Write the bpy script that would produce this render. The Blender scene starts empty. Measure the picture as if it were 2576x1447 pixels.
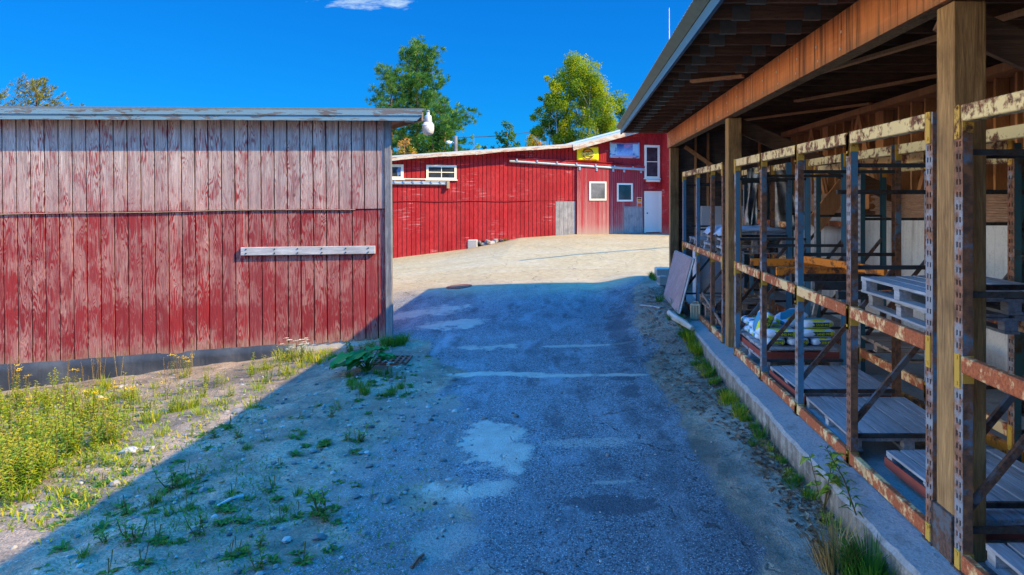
import bpy, bmesh, math, random
import numpy as np
from mathutils import Vector, Matrix, Euler
random.seed(7)
R = math.radians
sc = bpy.context.scene
COL = sc.collection
F = 1717.0            # focal length in reference pixels (24 mm on a 36 mm sensor, 2576 px wide)
CX, CY, CH = 1440.0, 500.0, 2.5
SUN = Vector((5.0, -1.35, 4.25)).normalized()      # towards the sun

# ------------------------------------------------------------------ helpers
def smooth(a, b, x):
    t = min(1.0, max(0.0, (x - a) / (b - a)))
    return t * t * (3 - 2 * t)

def pz(x, y, Y):
    """point seen at reference pixel x,y standing at depth Y"""
    return Vector(((x - CX) / F * Y, Y, CH - (y - CY) / F * Y))

BX = [-14, -8, -4.9, -2.46, 0.1, 4.8, 10]
BZ = [-.7, -.17, .17, .64, .75, .72, .8]
def gz(X, Y):
    zb = float(np.interp(X, BX, BZ))
    s = min(1.0, max(0.0, (Y - 10.0) / 21.5))
    s = s * .55 + .45 * s * s * (3 - 2 * s)
    z = s * zb
    if X < -2.8 and Y < 20:
        d = -2.8 - X
        z -= (1 - smooth(12.5, 18, Y)) * .105 * d * min(1, d / 1.2 + .15) * (.55 + .45 * smooth(3, 9, Y))
    z += .33 * smooth(.5, 1.85, X) * smooth(10.0, 13.5, Y) * (1 - smooth(16, 21, Y))
    return z

class MB:
    """collects shapes for ONE mesh object"""
    def __init__(s):
        s.v = []; s.f = []; s.m = []; s.r = []
        s.rc = 0.5
    def add(s, vs, fs, m=0):
        o = len(s.v)
        s.v.extend([tuple(p) for p in vs])
        for f in fs:
            s.f.append([i + o for i in f]); s.m.append(m); s.r.append(s.rc)
    def box(s, x0, x1, y0, y1, z0, z1, m=0, M=None):
        vs = [Vector((x, y, z)) for x in (x0, x1) for y in (y0, y1) for z in (z0, z1)]
        if M is not None: vs = [M @ p for p in vs]
        s.add(vs, [(0, 1, 3, 2), (4, 6, 7, 5), (0, 4, 5, 1), (2, 3, 7, 6), (0, 2, 6, 4), (1, 5, 7, 3)], m)
    def bar(s, a, b, w, h, m=0, up=(0, 0, 1)):
        """rectangular bar from a to b, w wide (sideways), h high (along up)"""
        a = Vector(a); b = Vector(b); d = (b - a); L = d.length; d.normalize()
        up = Vector(up)
        if abs(d.dot(up)) > .98: up = Vector((0, 1, 0))
        r = d.cross(up).normalized(); u = r.cross(d).normalized()
        M = Matrix.Identity(4)
        for i, ax in enumerate((d, r, u)):
            for j in range(3): M[j][i] = ax[j]
        M.translation = a
        s.box(0, L, -w / 2, w / 2, -h / 2, h / 2, m, M)
    def tube(s, pts, rads, n=6, m=0, cap=True):
        pts = [Vector(p) for p in pts]
        rings = []
        ref = Vector((0.31, 0.17, 0.93))
        for i, p in enumerate(pts):
            d = (pts[min(i + 1, len(pts) - 1)] - pts[max(i - 1, 0)]).normalized()
            if abs(d.dot(ref)) > .95: ref = Vector((.9, .2, .1))
            a = d.cross(ref).normalized(); b = d.cross(a).normalized()
            r = rads[i] if hasattr(rads, '__len__') else rads
            rings.append([p + a * (r * math.cos(2 * math.pi * k / n)) + b * (r * math.sin(2 * math.pi * k / n)) for k in range(n)])
        vs = [p for rg in rings for p in rg]
        fs = []
        for i in range(len(pts) - 1):
            for k in range(n):
                k2 = (k + 1) % n
                fs.append((i * n + k, i * n + k2, (i + 1) * n + k2, (i + 1) * n + k))
        if cap:
            fs.append(tuple(range(n - 1, -1, -1))); fs.append(tuple((len(pts) - 1) * n + k for k in range(n)))
        s.add(vs, fs, m)
    def lathe(s, prof, c=(0, 0, 0), n=20, m=0):
        c = Vector(c); vs = []; fs = []
        for r, z in prof:
            for k in range(n):
                a = 2 * math.pi * k / n
                vs.append(c + Vector((r * math.cos(a), r * math.sin(a), z)))
        for i in range(len(prof) - 1):
            for k in range(n):
                k2 = (k + 1) % n
                fs.append((i * n + k, i * n + k2, (i + 1) * n + k2, (i + 1) * n + k))
        fs.append(tuple(range(n - 1, -1, -1))); fs.append(tuple((len(prof) - 1) * n + k for k in range(n)))
        s.add(vs, fs, m)
    def prism(s, poly, y0, y1, m=0, M=None):
        """polygon in x,z pushed from y0 to y1"""
        n = len(poly)
        vs = [Vector((p[0], y0, p[1])) for p in poly] + [Vector((p[0], y1, p[1])) for p in poly]
        if M is not None: vs = [M @ p for p in vs]
        fs = [tuple(range(n)), tuple(range(2 * n - 1, n - 1, -1))]
        for i in range(n):
            j = (i + 1) % n
            fs.append((i, i + n, j + n, j))
        s.add(vs, fs, m)
    def leaf(s, b, d, L, w, up=(0, 0, 1), droop=.2, m=0, fold=.12):
        b = Vector(b); d = Vector(d).normalized(); up = Vector(up)
        r = d.cross(up)
        if r.length < 1e-3: r = Vector((1, 0, 0))
        r.normalize(); u = r.cross(d)
        mid = b + d * (L * .45) + u * (L * .02)
        tip = b + d * L - Vector((0, 0, 1)) * (L * droop)
        s.add([b, mid + r * (w / 2) + u * (w * fold), tip, mid - r * (w / 2) + u * (w * fold), mid],
              [(0, 1, 4), (4, 1, 2), (0, 4, 3), (4, 2, 3)], m)
    def leaf2(s, b, d, L, w, m=0):
        d = Vector(d).normalized(); r = d.cross(Vector((.37, .53, .76)))
        if r.length < 1e-3: r = Vector((1, 0, 0))
        r.normalize(); mid = b + d * (L * .5)
        s.add([b, mid + r * (w / 2), b + d * L, mid - r * (w / 2)], [(0, 1, 2, 3)], m)
    def mesh(s, name, mats, smooth_=False, off=None, rnd=False):
        me = bpy.data.meshes.new(name)
        vs = s.v if off is None else [(p[0] - off[0], p[1] - off[1], p[2] - off[2]) for p in s.v]
        me.from_pydata(vs, [], s.f)
        for mt in mats: me.materials.append(mt)
        me.polygons.foreach_set('material_index', s.m)
        if smooth_: me.polygons.foreach_set('use_smooth', [True] * len(s.f))
        if rnd:
            at = me.attributes.new('rnd', 'FLOAT', 'FACE'); at.data.foreach_set('value', s.r)
        me.update()
        return me
    def fixn(s, me):
        bm = bmesh.new(); bm.from_mesh(me); bmesh.ops.recalc_face_normals(bm, faces=bm.faces[:]); bm.to_mesh(me); bm.free()
    def build(s, name, mats, parent=None, smooth_=False, off=None, rnd=False, bevel=0.0, loc=None):
        if not isinstance(mats, (list, tuple)): mats = [mats]
        me = s.mesh(name, mats, smooth_, off, rnd)
        if len(s.f) < 60000: s.fixn(me)
        o = bpy.data.objects.new(name, me); COL.objects.link(o)
        if parent is not None: o.parent = parent
        if loc is not None: o.location = loc
        if bevel:
            md = o.modifiers.new('bevel', 'BEVEL'); md.width = bevel; md.segments = 1; md.limit_method = 'ANGLE'
        return o

def tag(o, label=None, cat=None, group=None, kind=None):
    if label: o['label'] = label
    if cat: o['category'] = cat
    if group: o['group'] = group
    if kind: o['kind'] = kind
    return o
def empty(name, loc, label, cat, group=None, rot=(0, 0, 0)):
    o = bpy.data.objects.new(name, None); COL.objects.link(o)
    o.location = loc; o.rotation_euler = rot; o.empty_display_size = .2
    return tag(o, label, cat, group)
def place(name, me, parent=None, loc=(0, 0, 0), rot=(0, 0, 0), scale=(1, 1, 1)):
    o = bpy.data.objects.new(name, me); COL.objects.link(o)
    o.parent = parent; o.location = loc; o.rotation_euler = rot; o.scale = scale
    return o
def copy_tree(o, parent=None):
    c = o.copy(); COL.objects.link(c)
    if parent is not None: c.parent = parent
    for ch in list(o.children): copy_tree(ch, c)
    return c
def text_mesh(txt, size, ext=.001, shear=0, sx=1.0):
    cu = bpy.data.curves.new('lettering', 'FONT'); cu.body = txt; cu.size = size; cu.extrude = ext
    cu.align_x = 'CENTER'; cu.align_y = 'CENTER'; cu.resolution_u = 2; cu.shear = shear
    ob = bpy.data.objects.new('lettering', cu); COL.objects.link(ob)
    bpy.context.view_layer.update()
    dg = bpy.context.evaluated_depsgraph_get()
    me = bpy.data.meshes.new_from_object(ob.evaluated_get(dg))
    COL.objects.unlink(ob); bpy.data.objects.remove(ob)
    me.name = 'lettering'
    if sx != 1.0: me.transform(Matrix.Diagonal((sx, 1, 1, 1)))
    return me

# ------------------------------------------------------------------ materials
class Mat:
    def __init__(s, name, rough=.8, metal=0.0, spec=.3):
        s.m = bpy.data.materials.new(name); s.m.use_nodes = True
        s.t = s.m.node_tree; s.b = s.t.nodes['Principled BSDF']
        s.b.inputs['Roughness'].default_value = rough
        s.b.inputs['Metallic'].default_value = metal
        s.b.inputs['Specular IOR Level'].default_value = spec
        s._co = None
    def n(s, typ, **kw):
        nd = s.t.nodes.new(typ)
        for k, v in kw.items(): setattr(nd, k, v)
        return nd
    def put(s, sock, v):
        if hasattr(v, 'is_output') or isinstance(v, bpy.types.NodeSocket): s.t.links.new(v, sock)
        elif v is not None:
            if sock.type == 'RGBA' and len(v) == 3: v = (*v, 1)
            sock.default_value = v
    @property
    def co(s):
        if s._co is None: s._co = s.n('ShaderNodeTexCoord').outputs['Object']
        return s._co
    @property
    def pos(s):
        return s.n('ShaderNodeNewGeometry').outputs['Position']
    def map(s, v=None, scale=(1, 1, 1), loc=(0, 0, 0)):
        nd = s.n('ShaderNodeMapping'); s.put(nd.inputs['Vector'], v or s.co)
        nd.inputs['Scale'].default_value = scale; nd.inputs['Location'].default_value = loc
        return nd.outputs[0]
    def noise(s, v=None, scale=5., detail=4., rough=.55, dist=0.):
        nd = s.n('ShaderNodeTexNoise'); s.put(nd.inputs['Vector'], v or s.co)
        nd.inputs['Scale'].default_value = scale; nd.inputs['Detail'].default_value = detail
        nd.inputs['Roughness'].default_value = rough; nd.inputs['Distortion'].default_value = dist
        return nd.outputs['Fac']
    def voro(s, v=None, scale=5., feature='F1', out='Distance'):
        nd = s.n('ShaderNodeTexVoronoi', feature=feature); s.put(nd.inputs['Vector'], v or s.co)
        nd.inputs['Scale'].default_value = scale
        return nd.outputs[out]
    def math(s, op, a, b=None, clamp=False):
        nd = s.n('ShaderNodeMath', operation=op, use_clamp=clamp); s.put(nd.inputs[0], a)
        if b is not None: s.put(nd.inputs[1], b)
        return nd.outputs[0]
    def rng(s, v, a, b, c=0., d=1.):
        nd = s.n('ShaderNodeMapRange'); s.put(nd.inputs['Value'], v)
        for k, x in zip(('From Min', 'From Max', 'To Min', 'To Max'), (a, b, c, d)): nd.inputs[k].default_value = x
        return nd.outputs[0]
    def ramp(s, v, stops):
        nd = s.n('ShaderNodeValToRGB'); s.put(nd.inputs[0], v); e = nd.color_ramp.elements
        while len(e) < len(stops): e.new(.5)
        for i, (p, c) in enumerate(stops):
            e[i].position = p; e[i].color = (*c, 1) if len(c) == 3 else c
        return nd.outputs[0]
    def mix(s, f, a, b, mode='MIX'):
        nd = s.n('ShaderNodeMix', data_type='RGBA', blend_type=mode)
        s.put(nd.inputs[0], f); s.put(nd.inputs[6], a); s.put(nd.inputs[7], b)
        return nd.outputs[2]
    def attr(s, name, out='Fac'):
        return s.n('ShaderNodeAttribute', attribute_name=name).outputs[out]
    def sep(s, v=None):
        nd = s.n('ShaderNodeSeparateXYZ'); s.put(nd.inputs[0], v or s.co); return nd.outputs
    def comb(s, x, y, z):
        nd = s.n('ShaderNodeCombineXYZ')
        for i, q in enumerate((x, y, z)): s.put(nd.inputs[i], q)
        return nd.outputs[0]
    def white(s, x):
        nd = s.n('ShaderNodeTexWhiteNoise', noise_dimensions='1D'); s.put(nd.inputs['W'], x); return nd.outputs['Value']
    def orand(s):
        return s.n('ShaderNodeObjectInfo').outputs['Random']
    def bump(s, h, strength=.4, dist=.01):
        nd = s.n('ShaderNodeBump'); nd.inputs['Strength'].default_value = strength; nd.inputs['Distance'].default_value = dist
        s.put(nd.inputs['Height'], h); s.t.links.new(nd.outputs[0], s.b.inputs['Normal'])
    def color(s, c): s.put(s.b.inputs['Base Color'], c); return s
    def done(s): return s.m

def plain(name, c, rough=.7, metal=0., var=.25, scale=8., spec=.3):
    M = Mat(name, rough, metal, spec)
    f = M.noise(scale=scale, detail=5)
    M.color(M.mix(f, tuple(x * (1 - var) for x in c), tuple(min(1, x * (1 + var)) for x in c)))
    M.bump(f, .15, .01)
    return M.done()

def wood(name, c1, c2, axis='z', stain=(.03, .02, .015), stain_amt=.35, fine=1., rough=.85, objvar=.0):
    """weathered board: long grain along axis"""
    M = Mat(name, rough)
    k = {'x': (.7, 9, 9), 'y': (9, .7, 9), 'z': (9, 9, .7)}[axis]
    v = M.map(scale=tuple(q * fine for q in k))
    if objvar:
        vv = M.n('ShaderNodeVectorMath', operation='ADD'); M.put(vv.inputs[0], v)
        w = M.math('MULTIPLY', M.orand(), 37.); M.put(vv.inputs[1], M.comb(w, w, w)); v = vv.outputs[0]
    g = M.noise(v, 3., 6, .65, 1.2)
    s2 = M.noise(v, 14., 3, .6)
    base = M.mix(M.rng(g, .3, .7), c1, c2)
    base = M.mix(M.rng(s2, .35, .75, 0, .4), base, tuple(q * .45 for q in c1))
    st = M.noise(scale=2.2, detail=4)
    base = M.mix(M.rng(st, .48, .7, 0, stain_amt), base, stain)
    if objvar: base = M.mix(M.math('MULTIPLY', M.orand(), objvar), base, tuple(q * .35 for q in c1))
    M.color(base); M.bump(M.math('ADD', g, s2), .5, .006)
    return M.done()

MT = {}
# --- painted plywood siding of the near building, worn to pale grain
def siding_left():
    M = Mat('worn_red_plywood', .88, 0, .2)
    x, y, z = M.sep()
    pl = M.math('FLOOR', M.math('DIVIDE', x, .2185))
    rn = M.white(pl); rn2 = M.white(M.math('ADD', pl, .37))
    up = M.math('GREATER_THAN', z, 2.325)
    off = M.math('ADD', M.math('MULTIPLY', rn, 61.), M.math('MULTIPLY', up, 9.))
    gv = M.comb(M.math('MULTIPLY', x, 8.), off, M.math('MULTIPLY', z, .75))
    n1 = M.noise(gv, 1., 2., .5, .5)
    rings = M.math('SINE', M.math('MULTIPLY', n1, 105.))
    fine = M.noise(M.map(scale=(70, 10, 2.2)), 1.6, 5, .72)
    streak = M.noise(M.comb(M.math('MULTIPLY', x, 26.), off, M.math('MULTIPLY', z, .55)), 1.2, 4, .65)
    blot = M.noise(M.map(scale=(3, 3, 3)), 2.2, 6, .72)
    grain = M.math('ADD', M.math('ADD', M.rng(rings, -1, 1, 0, .42), M.math('MULTIPLY', fine, .38)), M.math('MULTIPLY', streak, .45))
    patch = M.noise(M.map(scale=(.55, .55, .9)), 1.6, 5, .62)
    fp = M.noise(M.comb(M.math('ADD', M.math('MULTIPLY', x, 1.2), M.math('MULTIPLY', rn, 20.)), rn, M.math('MULTIPLY', z, 1.1)), 2., 3, .55)
    h = M.ramp(M.rng(z, -.3, 4.1), [(0, (.72,) * 3), (.1, (.78,) * 3), (.19, (.95,) * 3), (.225, (.92,) * 3), (.30, (.80,) * 3), (.38, (.68,) * 3), (.52, (.70,) * 3), (.595, (1.0,) * 3), (.60, (.16,) * 3), (.80, (.08,) * 3), (.9, (.02,) * 3), (1, (.40,) * 3)])
    left = M.rng(M.math('ADD', M.math('ADD', h, M.math('MULTIPLY', patch, 1.1)), M.math('ADD', M.math('MULTIPLY', fp, .8), M.math('MULTIPLY', blot, .35))), .95, 2.35)
    pt = M.noise(M.map(scale=(1.7, 1, 1.0)), 1.5, 6, .68, .4)
    left = M.math('ADD', left, M.rng(pt, .44, .60, -.34, .34))
    edge = M.math('ADD', M.math('SUBTRACT', z, .66), M.math('MULTIPLY', M.math('SUBTRACT', M.noise(M.map(scale=(1.1, 1, .3)), 1.6, 5, .7), .5), .9))
    bandk = M.math('MULTIPLY', M.rng(edge, .06, .0), M.rng(edge, -.55, -.1))
    left = M.math('ADD', left, M.math('MULTIPLY', bandk, .42))
    paint = M.math('ADD', left, M.math('SUBTRACT', M.math('MULTIPLY', grain, 2.4), 1.50), True)
    red = M.mix(rn, (.42, .030, .028), (.26, .019, .020))
    red = M.mix(M.rng(fine, .35, .65, 0, .7), red, (.16, .013, .016))
    pink = M.mix(M.rng(grain, .35, .8), (.34, .14, .105), (.78, .42, .32))
    grey = M.mix(M.rng(fine, .32, .68), (.28, .19, .15), (.84, .64, .52))
    bare = M.mix(M.rng(M.math('ADD', z, M.math('MULTIPLY', patch, 1.6)), 2.6, 4.0), pink, grey)
    dk = M.noise(M.map(scale=(11, 9, .8)), 1.5, 4, .65)
    bare = M.mix(M.rng(dk, .50, .72, 0, .7), bare, (.13, .085, .08))
    col = M.mix(M.rng(paint, .12, .9), bare, red)
    col = M.mix(M.math('MULTIPLY', rn2, .48), col, M.mix(up, (.25, .05, .05), (.30, .21, .19)))
    kn = M.voro(M.comb(M.math('MULTIPLY', x, 2.6), off, z), 1.6)
    col = M.mix(M.rng(kn, .075, .04, 0, .7), col, (.10, .04, .035))
    rot = M.rng(M.math('ADD', M.math('SUBTRACT', z, M.math('MULTIPLY', x, .045)), M.math('MULTIPLY', M.noise(scale=5., detail=5), .55)), .50, .18)
    col = M.mix(M.math('MULTIPLY', rot, .8, True), col, M.mix(M.rng(fine, .35, .65), (.07, .045, .03), (.55, .40, .24)))
    M.color(col); M.bump(grain, .6, .006)
    return M.done()
MT['siding'] = siding_left()

def siding_barn():
    M = Mat('red_barn_siding', .8, 0, .25)
    x, y, z = M.sep()
    rn = M.white(M.math('FLOOR', M.math('DIVIDE', x, .203)))
    fine = M.noise(M.map(scale=(30, 6, 2.2)), 1.5, 4, .65)
    patch = M.noise(scale=.9, detail=4)
    red = M.mix(rn, (.42, .014, .018), (.26, .008, .011))
    red = M.mix(M.rng(patch, .35, .7, 0, .6), red, (.50, .045, .045))
    mot = M.noise(M.map(scale=(9, 6, 2.5)), 2.2, 5, .7)
    red = M.mix(M.rng(mot, .42, .66, 0, .65), red, (.19, .006, .009))
    red = M.mix(M.rng(fine, .5, .75, 0, .6), red, (.20, .004, .008))
    # pale scuffs running sideways
    sc1 = M.noise(M.map(scale=(.8, 1, 13)), 1.6, 4, .7)
    zone = M.noise(M.map(scale=(.7, 1, .9)), 1.0, 2, .5)
    k = M.math('MULTIPLY', M.rng(sc1, .565, .66), M.rng(zone, .535, .62))
    red = M.mix(M.math('MULTIPLY', k, .75), red, (.66, .36, .36))
    foot = M.rng(M.math('ADD', M.math('SUBTRACT', z, M.math('MULTIPLY', x, .1)), M.math('MULTIPLY', fine, .9)), 1.2, .6)
    red = M.mix(M.math('MULTIPLY', foot, .35, True), red, (.55, .33, .28))
    M.color(red); M.bump(fine, .3, .006)
    return M.done()
MT['barn'] = siding_barn()
def siding_door():
    M = Mat('sliding_door_boards', .85, 0, .2)
    x, y, z = M.sep()
    rn = M.white(M.math('FLOOR', M.math('DIVIDE', x, .105)))
    fine = M.noise(M.map(scale=(40, 6, 1.3)), 1.6, 4, .7)
    worn = M.math('ADD', M.rng(z, 3.6, .6, 0, .45), M.math('MULTIPLY', fine, .9))
    worn = M.math('ADD', worn, M.math('MULTIPLY', rn, .42))
    red = M.mix(rn, (.42, .045, .05), (.28, .022, .03))
    col = M.mix(M.rng(worn, .72, 1.35), red, (.55, .27, .23))
    col = M.mix(M.math('MULTIPLY', M.rng(M.math('ADD', z, M.math('MULTIPLY', fine, .6)), 1.55, .95), .9, True), col, (.42, .33, .26))
    M.color(col); M.bump(fine, .4, .006)
    return M.done()
MT['door_boards'] = siding_door()
MT['groove'] = plain('dark_groove', (.05, .012, .012), .9)

MT['grey_boards'] = wood('weathered_grey_boards', (.20, .19, .18), (.46, .43, .40), 'z', (.09, .09, .1), .5)
MT['grey_plank'] = wood('weathered_plank', (.33, .31, .30), (.66, .62, .57), 'x', (.2, .18, .16), .3)
MT['corner'] = wood('corner_board_grey', (.13, .12, .125), (.34, .32, .30), 'z', (.06, .06, .07), .5)

def peeling(name, paint=(.62, .66, .66), bare=(.09, .07, .055), amt=.55, axis='x'):
    M = Mat(name, .7)
    k = {'x': (1.6, 7, 7), 'y': (7, 1.6, 7)}[axis]
    n1 = M.noise(M.map(scale=k), 1.7, 6, .7, .3)
    n2 = M.noise(scale=1.2, detail=5)
    p = M.mix(n2, tuple(q * .78 for q in paint), paint)
    col = M.mix(M.rng(n1, amt, amt + .035), p, M.mix(n2, bare, tuple(q * 2.4 for q in bare)))
    M.color(col); M.bump(M.rng(n1, amt, amt + .03, 1, 0), .6, .006)
    return M.done()
MT['fascia'] = peeling('peeling_pale_paint', (.19, .31, .35), (.09, .075, .065), .525)
MT['rake'] = peeling('peeling_cream_paint', (.60, .54, .41), (.26, .16, .11), .50)
MT['fascia_shed'] = peeling('blue_grey_fascia', (.04, .12, .19), (.16, .15, .14), .66, 'y')
MT['cream'] = plain('cream_trim', (.80, .74, .58), .6, 0, .08)
MT['white_door'] = plain('white_door_paint', (.76, .73, .62), .5, 0, .06, 2.)
MT['rake2'] = wood('bare_tan_board', (.40, .28, .16), (.62, .47, .30), 'x')
MT['galv'] = plain('galvanised_steel', (.36, .44, .48), .45, .55, .15, 12)
MT['soffit'] = wood('soffit_wood', (.16, .11, .08), (.34, .24, .17), 'x')
MT['roofing'] = plain('rolled_roofing', (.16, .17, .16), .9, 0, .3, 25)
MT['barnroof'] = plain('grey_roof_sheet', (.42, .43, .42), .8, 0, .2, 5)
MT['roofsheet'] = plain('corrugated_roof_metal', (.20, .22, .20), .6, .5, .35, 3)
def black_sheet():
    M = Mat('black_membrane', .55, 0, .4)
    f = M.noise(scale=1.4, detail=5); g = M.noise(M.map(scale=(3, 3, .6)), 1.2, 3)
    M.color(M.mix(M.rng(f, .45, .7), (.035, .038, .042), (.10, .10, .098))); M.bump(M.math('ADD', f, g), .8, .05)
    return M.done()
MT['membrane'] = black_sheet()
def concrete(name, a, b, c=(.06, .055, .05), sc_=2.5, streak=False):
    M = Mat(name, .9, 0, .2)
    n1 = M.noise(scale=sc_, detail=6, rough=.62); n2 = M.noise(scale=42., detail=3)
    col = M.mix(n1, a, b)
    col = M.mix(M.rng(n2, .55, .75, 0, .5), col, tuple(q * .5 for q in a))
    if streak:
        st = M.noise(M.map(scale=(1, 5, .5)), 1.5, 5, .7)
        col = M.mix(M.rng(st, .52, .72, 0, .6), col, c)
    else:
        st = M.noise(scale=1.1, detail=5)
        col = M.mix(M.rng(st, .55, .75, 0, .5), col, c)
    M.color(col); M.bump(M.math('ADD', n1, n2), .4, .01)
    return M.done()
def slabmat():
    M = Mat('slab_concrete', .92, 0, .2)
    n1 = M.noise(scale=3., detail=6, rough=.65); n2 = M.noise(scale=38., detail=4, rough=.7); n3 = M.noise(scale=9., detail=5, rough=.7)
    st = M.noise(M.map(scale=(1, 7, .7)), 1.6, 5, .7)
    g = M.n('ShaderNodeNewGeometry'); nz = M.sep(g.outputs['Normal'])[2]
    top = M.mix(n1, (.23, .225, .22), (.43, .425, .41))
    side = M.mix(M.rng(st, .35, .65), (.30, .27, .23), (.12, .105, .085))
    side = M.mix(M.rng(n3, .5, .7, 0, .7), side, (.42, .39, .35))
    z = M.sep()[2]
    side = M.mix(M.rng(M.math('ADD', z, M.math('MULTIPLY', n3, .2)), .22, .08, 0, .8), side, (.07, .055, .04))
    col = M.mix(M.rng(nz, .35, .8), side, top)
    col = M.mix(M.rng(n2, .5, .72, 0, .55), col, (.09, .085, .08))
    col = M.mix(M.rng(n1, .56, .72, 0, .6), col, (.10, .085, .07))
    M.color(col); M.bump(M.math('ADD', M.math('MULTIPLY', n3, 1.5), n2), .7, .015)
    return M.done()
MT['slab'] = slabmat()
MT['conc_wall'] = concrete('poured_concrete', (.44, .43, .42), (.72, .70, .67), (.20, .18, .16), 1.6, True)
MT['foundation'] = concrete('old_foundation', (.40, .36, .30), (.58, .52, .43), (.2, .16, .12), 4)
MT['post'] = wood('treated_post', (.17, .085, .032), (.50, .28, .105), 'z', (.07, .04, .018), .65, 1.)
def glulam():
    M = Mat('stained_beam', .7)
    n1 = M.noise(M.map(scale=(6, 1.1, .5)), 2.2, 6, .7); n2 = M.noise(M.map(scale=(6, 5.5, .16)), 2.4, 5, .75); n3 = M.noise(M.map(scale=(9, .5, 14)), 2, 4)
    col = M.mix(M.rng(n1, .3, .7), (.66, .22, .06), (.44, .13, .035))
    col = M.mix(M.rng(n3, .5, .8, 0, .5), col, (.70, .26, .09))
    col = M.mix(M.rng(n2, .49, .62, 0, .92), col, (.055, .022, .010))
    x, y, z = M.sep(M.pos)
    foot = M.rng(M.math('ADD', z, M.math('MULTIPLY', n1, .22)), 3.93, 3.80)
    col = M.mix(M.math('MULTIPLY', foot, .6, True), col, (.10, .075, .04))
    M.color(col); M.bump(M.math('ADD', n3, n1), .35, .005)
    return M.done()
MT['glulam'] = glulam()
MT['joist'] = wood('dark_joist_wood', (.11, .056, .03), (.25, .13, .065), 'x', (.025, .016, .011), .5, 1, .85, .5)
MT['stud'] = wood('raw_stud_wood', (.56, .24, .09), (.72, .37, .16), 'z', (.10, .04, .02), .4, 1, .85, .35)
MT['sheath'] = plain('dark_sheathing', (.22, .10, .05), .9, 0, .35, 2.5)
MT['sheath_in'] = wood('inner_sheathing', (.085, .06, .048), (.20, .15, .12), 'x', (.02, .015, .013), .7)
MT['deck'] = plain('dark_roof_deck', (.035, .024, .018), .95, 0, .4, 3)
MT['gusset'] = plain('gusset_plate', (.13, .13, .11), .5, .4, .2, 20)
MT['nail'] = plain('nail_head', (.6, .58, .5), .4, .6, .1)
MT['lumber'] = wood('stacked_lumber', (.24, .13, .08), (.48, .30, .20), 'y', (.08, .05, .03), .3, 1.4)
def pallet_mat():
    M = Mat('weathered_pallet_wood', .85)
    v = M.map(scale=(9, .8, 9)); g = M.noise(v, 3, 6, .65, .8); n = M.noise(scale=1.7, detail=4)
    r = M.orand()
    c = M.mix(M.rng(g, .3, .7), (.17, .18, .20), (.43, .46, .51))
    c = M.mix(M.rng(n, .5, .75, 0, .5), c, (.14, .12, .11))
    c = M.mix(M.math('MULTIPLY', r, .35), c, (.16, .11, .075))
    M.color(c); M.bump(g, .5, .006); return M.done()
MT['pallet'] = pallet_mat()
MT['pallet_brown'] = wood('brown_pallet_wood', (.17, .115, .085), (.38, .28, .21), 'x', (.07, .05, .04), .4)
MT['pallet_red'] = plain('red_painted_pallet', (.22, .05, .035), .75, 0, .3, 6)
def rustpaint(name, paint, rust=(.20, .062, .022), amt=.5, dark=(.055, .025, .014), sc_=9., objvar=False):
    M = Mat(name, .6, .15, .4)
    v = M.map(M.pos)
    n1 = M.noise(v, sc_, 7, .68); n2 = M.noise(v, sc_ * .23, 4, .6); n3 = M.noise(v, sc_ * 5, 3, .6)
    k = M.math('ADD', M.math('MULTIPLY', n1, .65), M.math('MULTIPLY', n2, .5))
    if objvar: k = M.math('ADD', k, M.rng(M.orand(), 0, 1, -.13, .13))
    p = M.mix(n2, tuple(q * .75 for q in paint), paint)
    r = M.mix(M.rng(n3, .35, .65), dark, rust)
    M.color(M.mix(M.rng(k, amt, amt + .07), p, r))
    M.put(M.b.inputs['Roughness'], M.rng(k, amt, amt + .1, .45, .9))
    M.bump(k, .3, .004)
    return M.done()
MT['yellow_hi'] = rustpaint('cream_yellow_beam_paint', (.88, .64, .28), (.29, .11, .05), .56, sc_=11)
MT['yellow_mid'] = rustpaint('rusty_orange_beam', (.92, .62, .28), (.46, .125, .04), .50, (.26, .065, .025), sc_=10)
MT['yellow_plain'] = rustpaint('yellow_bracket_paint', (.66, .38, .055), (.22, .08, .02), .63, sc_=12)
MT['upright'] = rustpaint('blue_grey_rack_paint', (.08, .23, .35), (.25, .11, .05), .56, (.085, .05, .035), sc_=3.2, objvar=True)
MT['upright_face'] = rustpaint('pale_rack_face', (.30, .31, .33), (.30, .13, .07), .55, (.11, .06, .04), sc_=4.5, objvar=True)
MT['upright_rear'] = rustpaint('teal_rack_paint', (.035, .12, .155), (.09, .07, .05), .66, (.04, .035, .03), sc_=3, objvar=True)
MT['brace'] = rustpaint('rusty_brace', (.12, .13, .14), (.15, .075, .045), .50, (.05, .035, .03), sc_=8)
MT['dark_steel'] = rustpaint('dark_steel_bar', (.035, .05, .055), (.06, .04, .03), .55, (.02, .018, .016), sc_=6)
MT['bolt'] = plain('bolt_steel', (.05, .045, .045), .5, .6)
def glass(name, c=(.02, .025, .03), rough=.08):
    M = Mat(name, rough, 0, .6)
    n = M.noise(scale=2.3, detail=4); M.color(M.mix(M.rng(n, .4, .7), c, tuple(q * 2.2 + .01 for q in c)))
    M.bump(M.noise(scale=1.3, detail=1), .12, .05)
    return M.done()
MT['glass'] = glass('dirty_dark_glass')
MT['glass_pale'] = glass('glass_with_dusty_film', (.09, .09, .085), .35)
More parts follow.
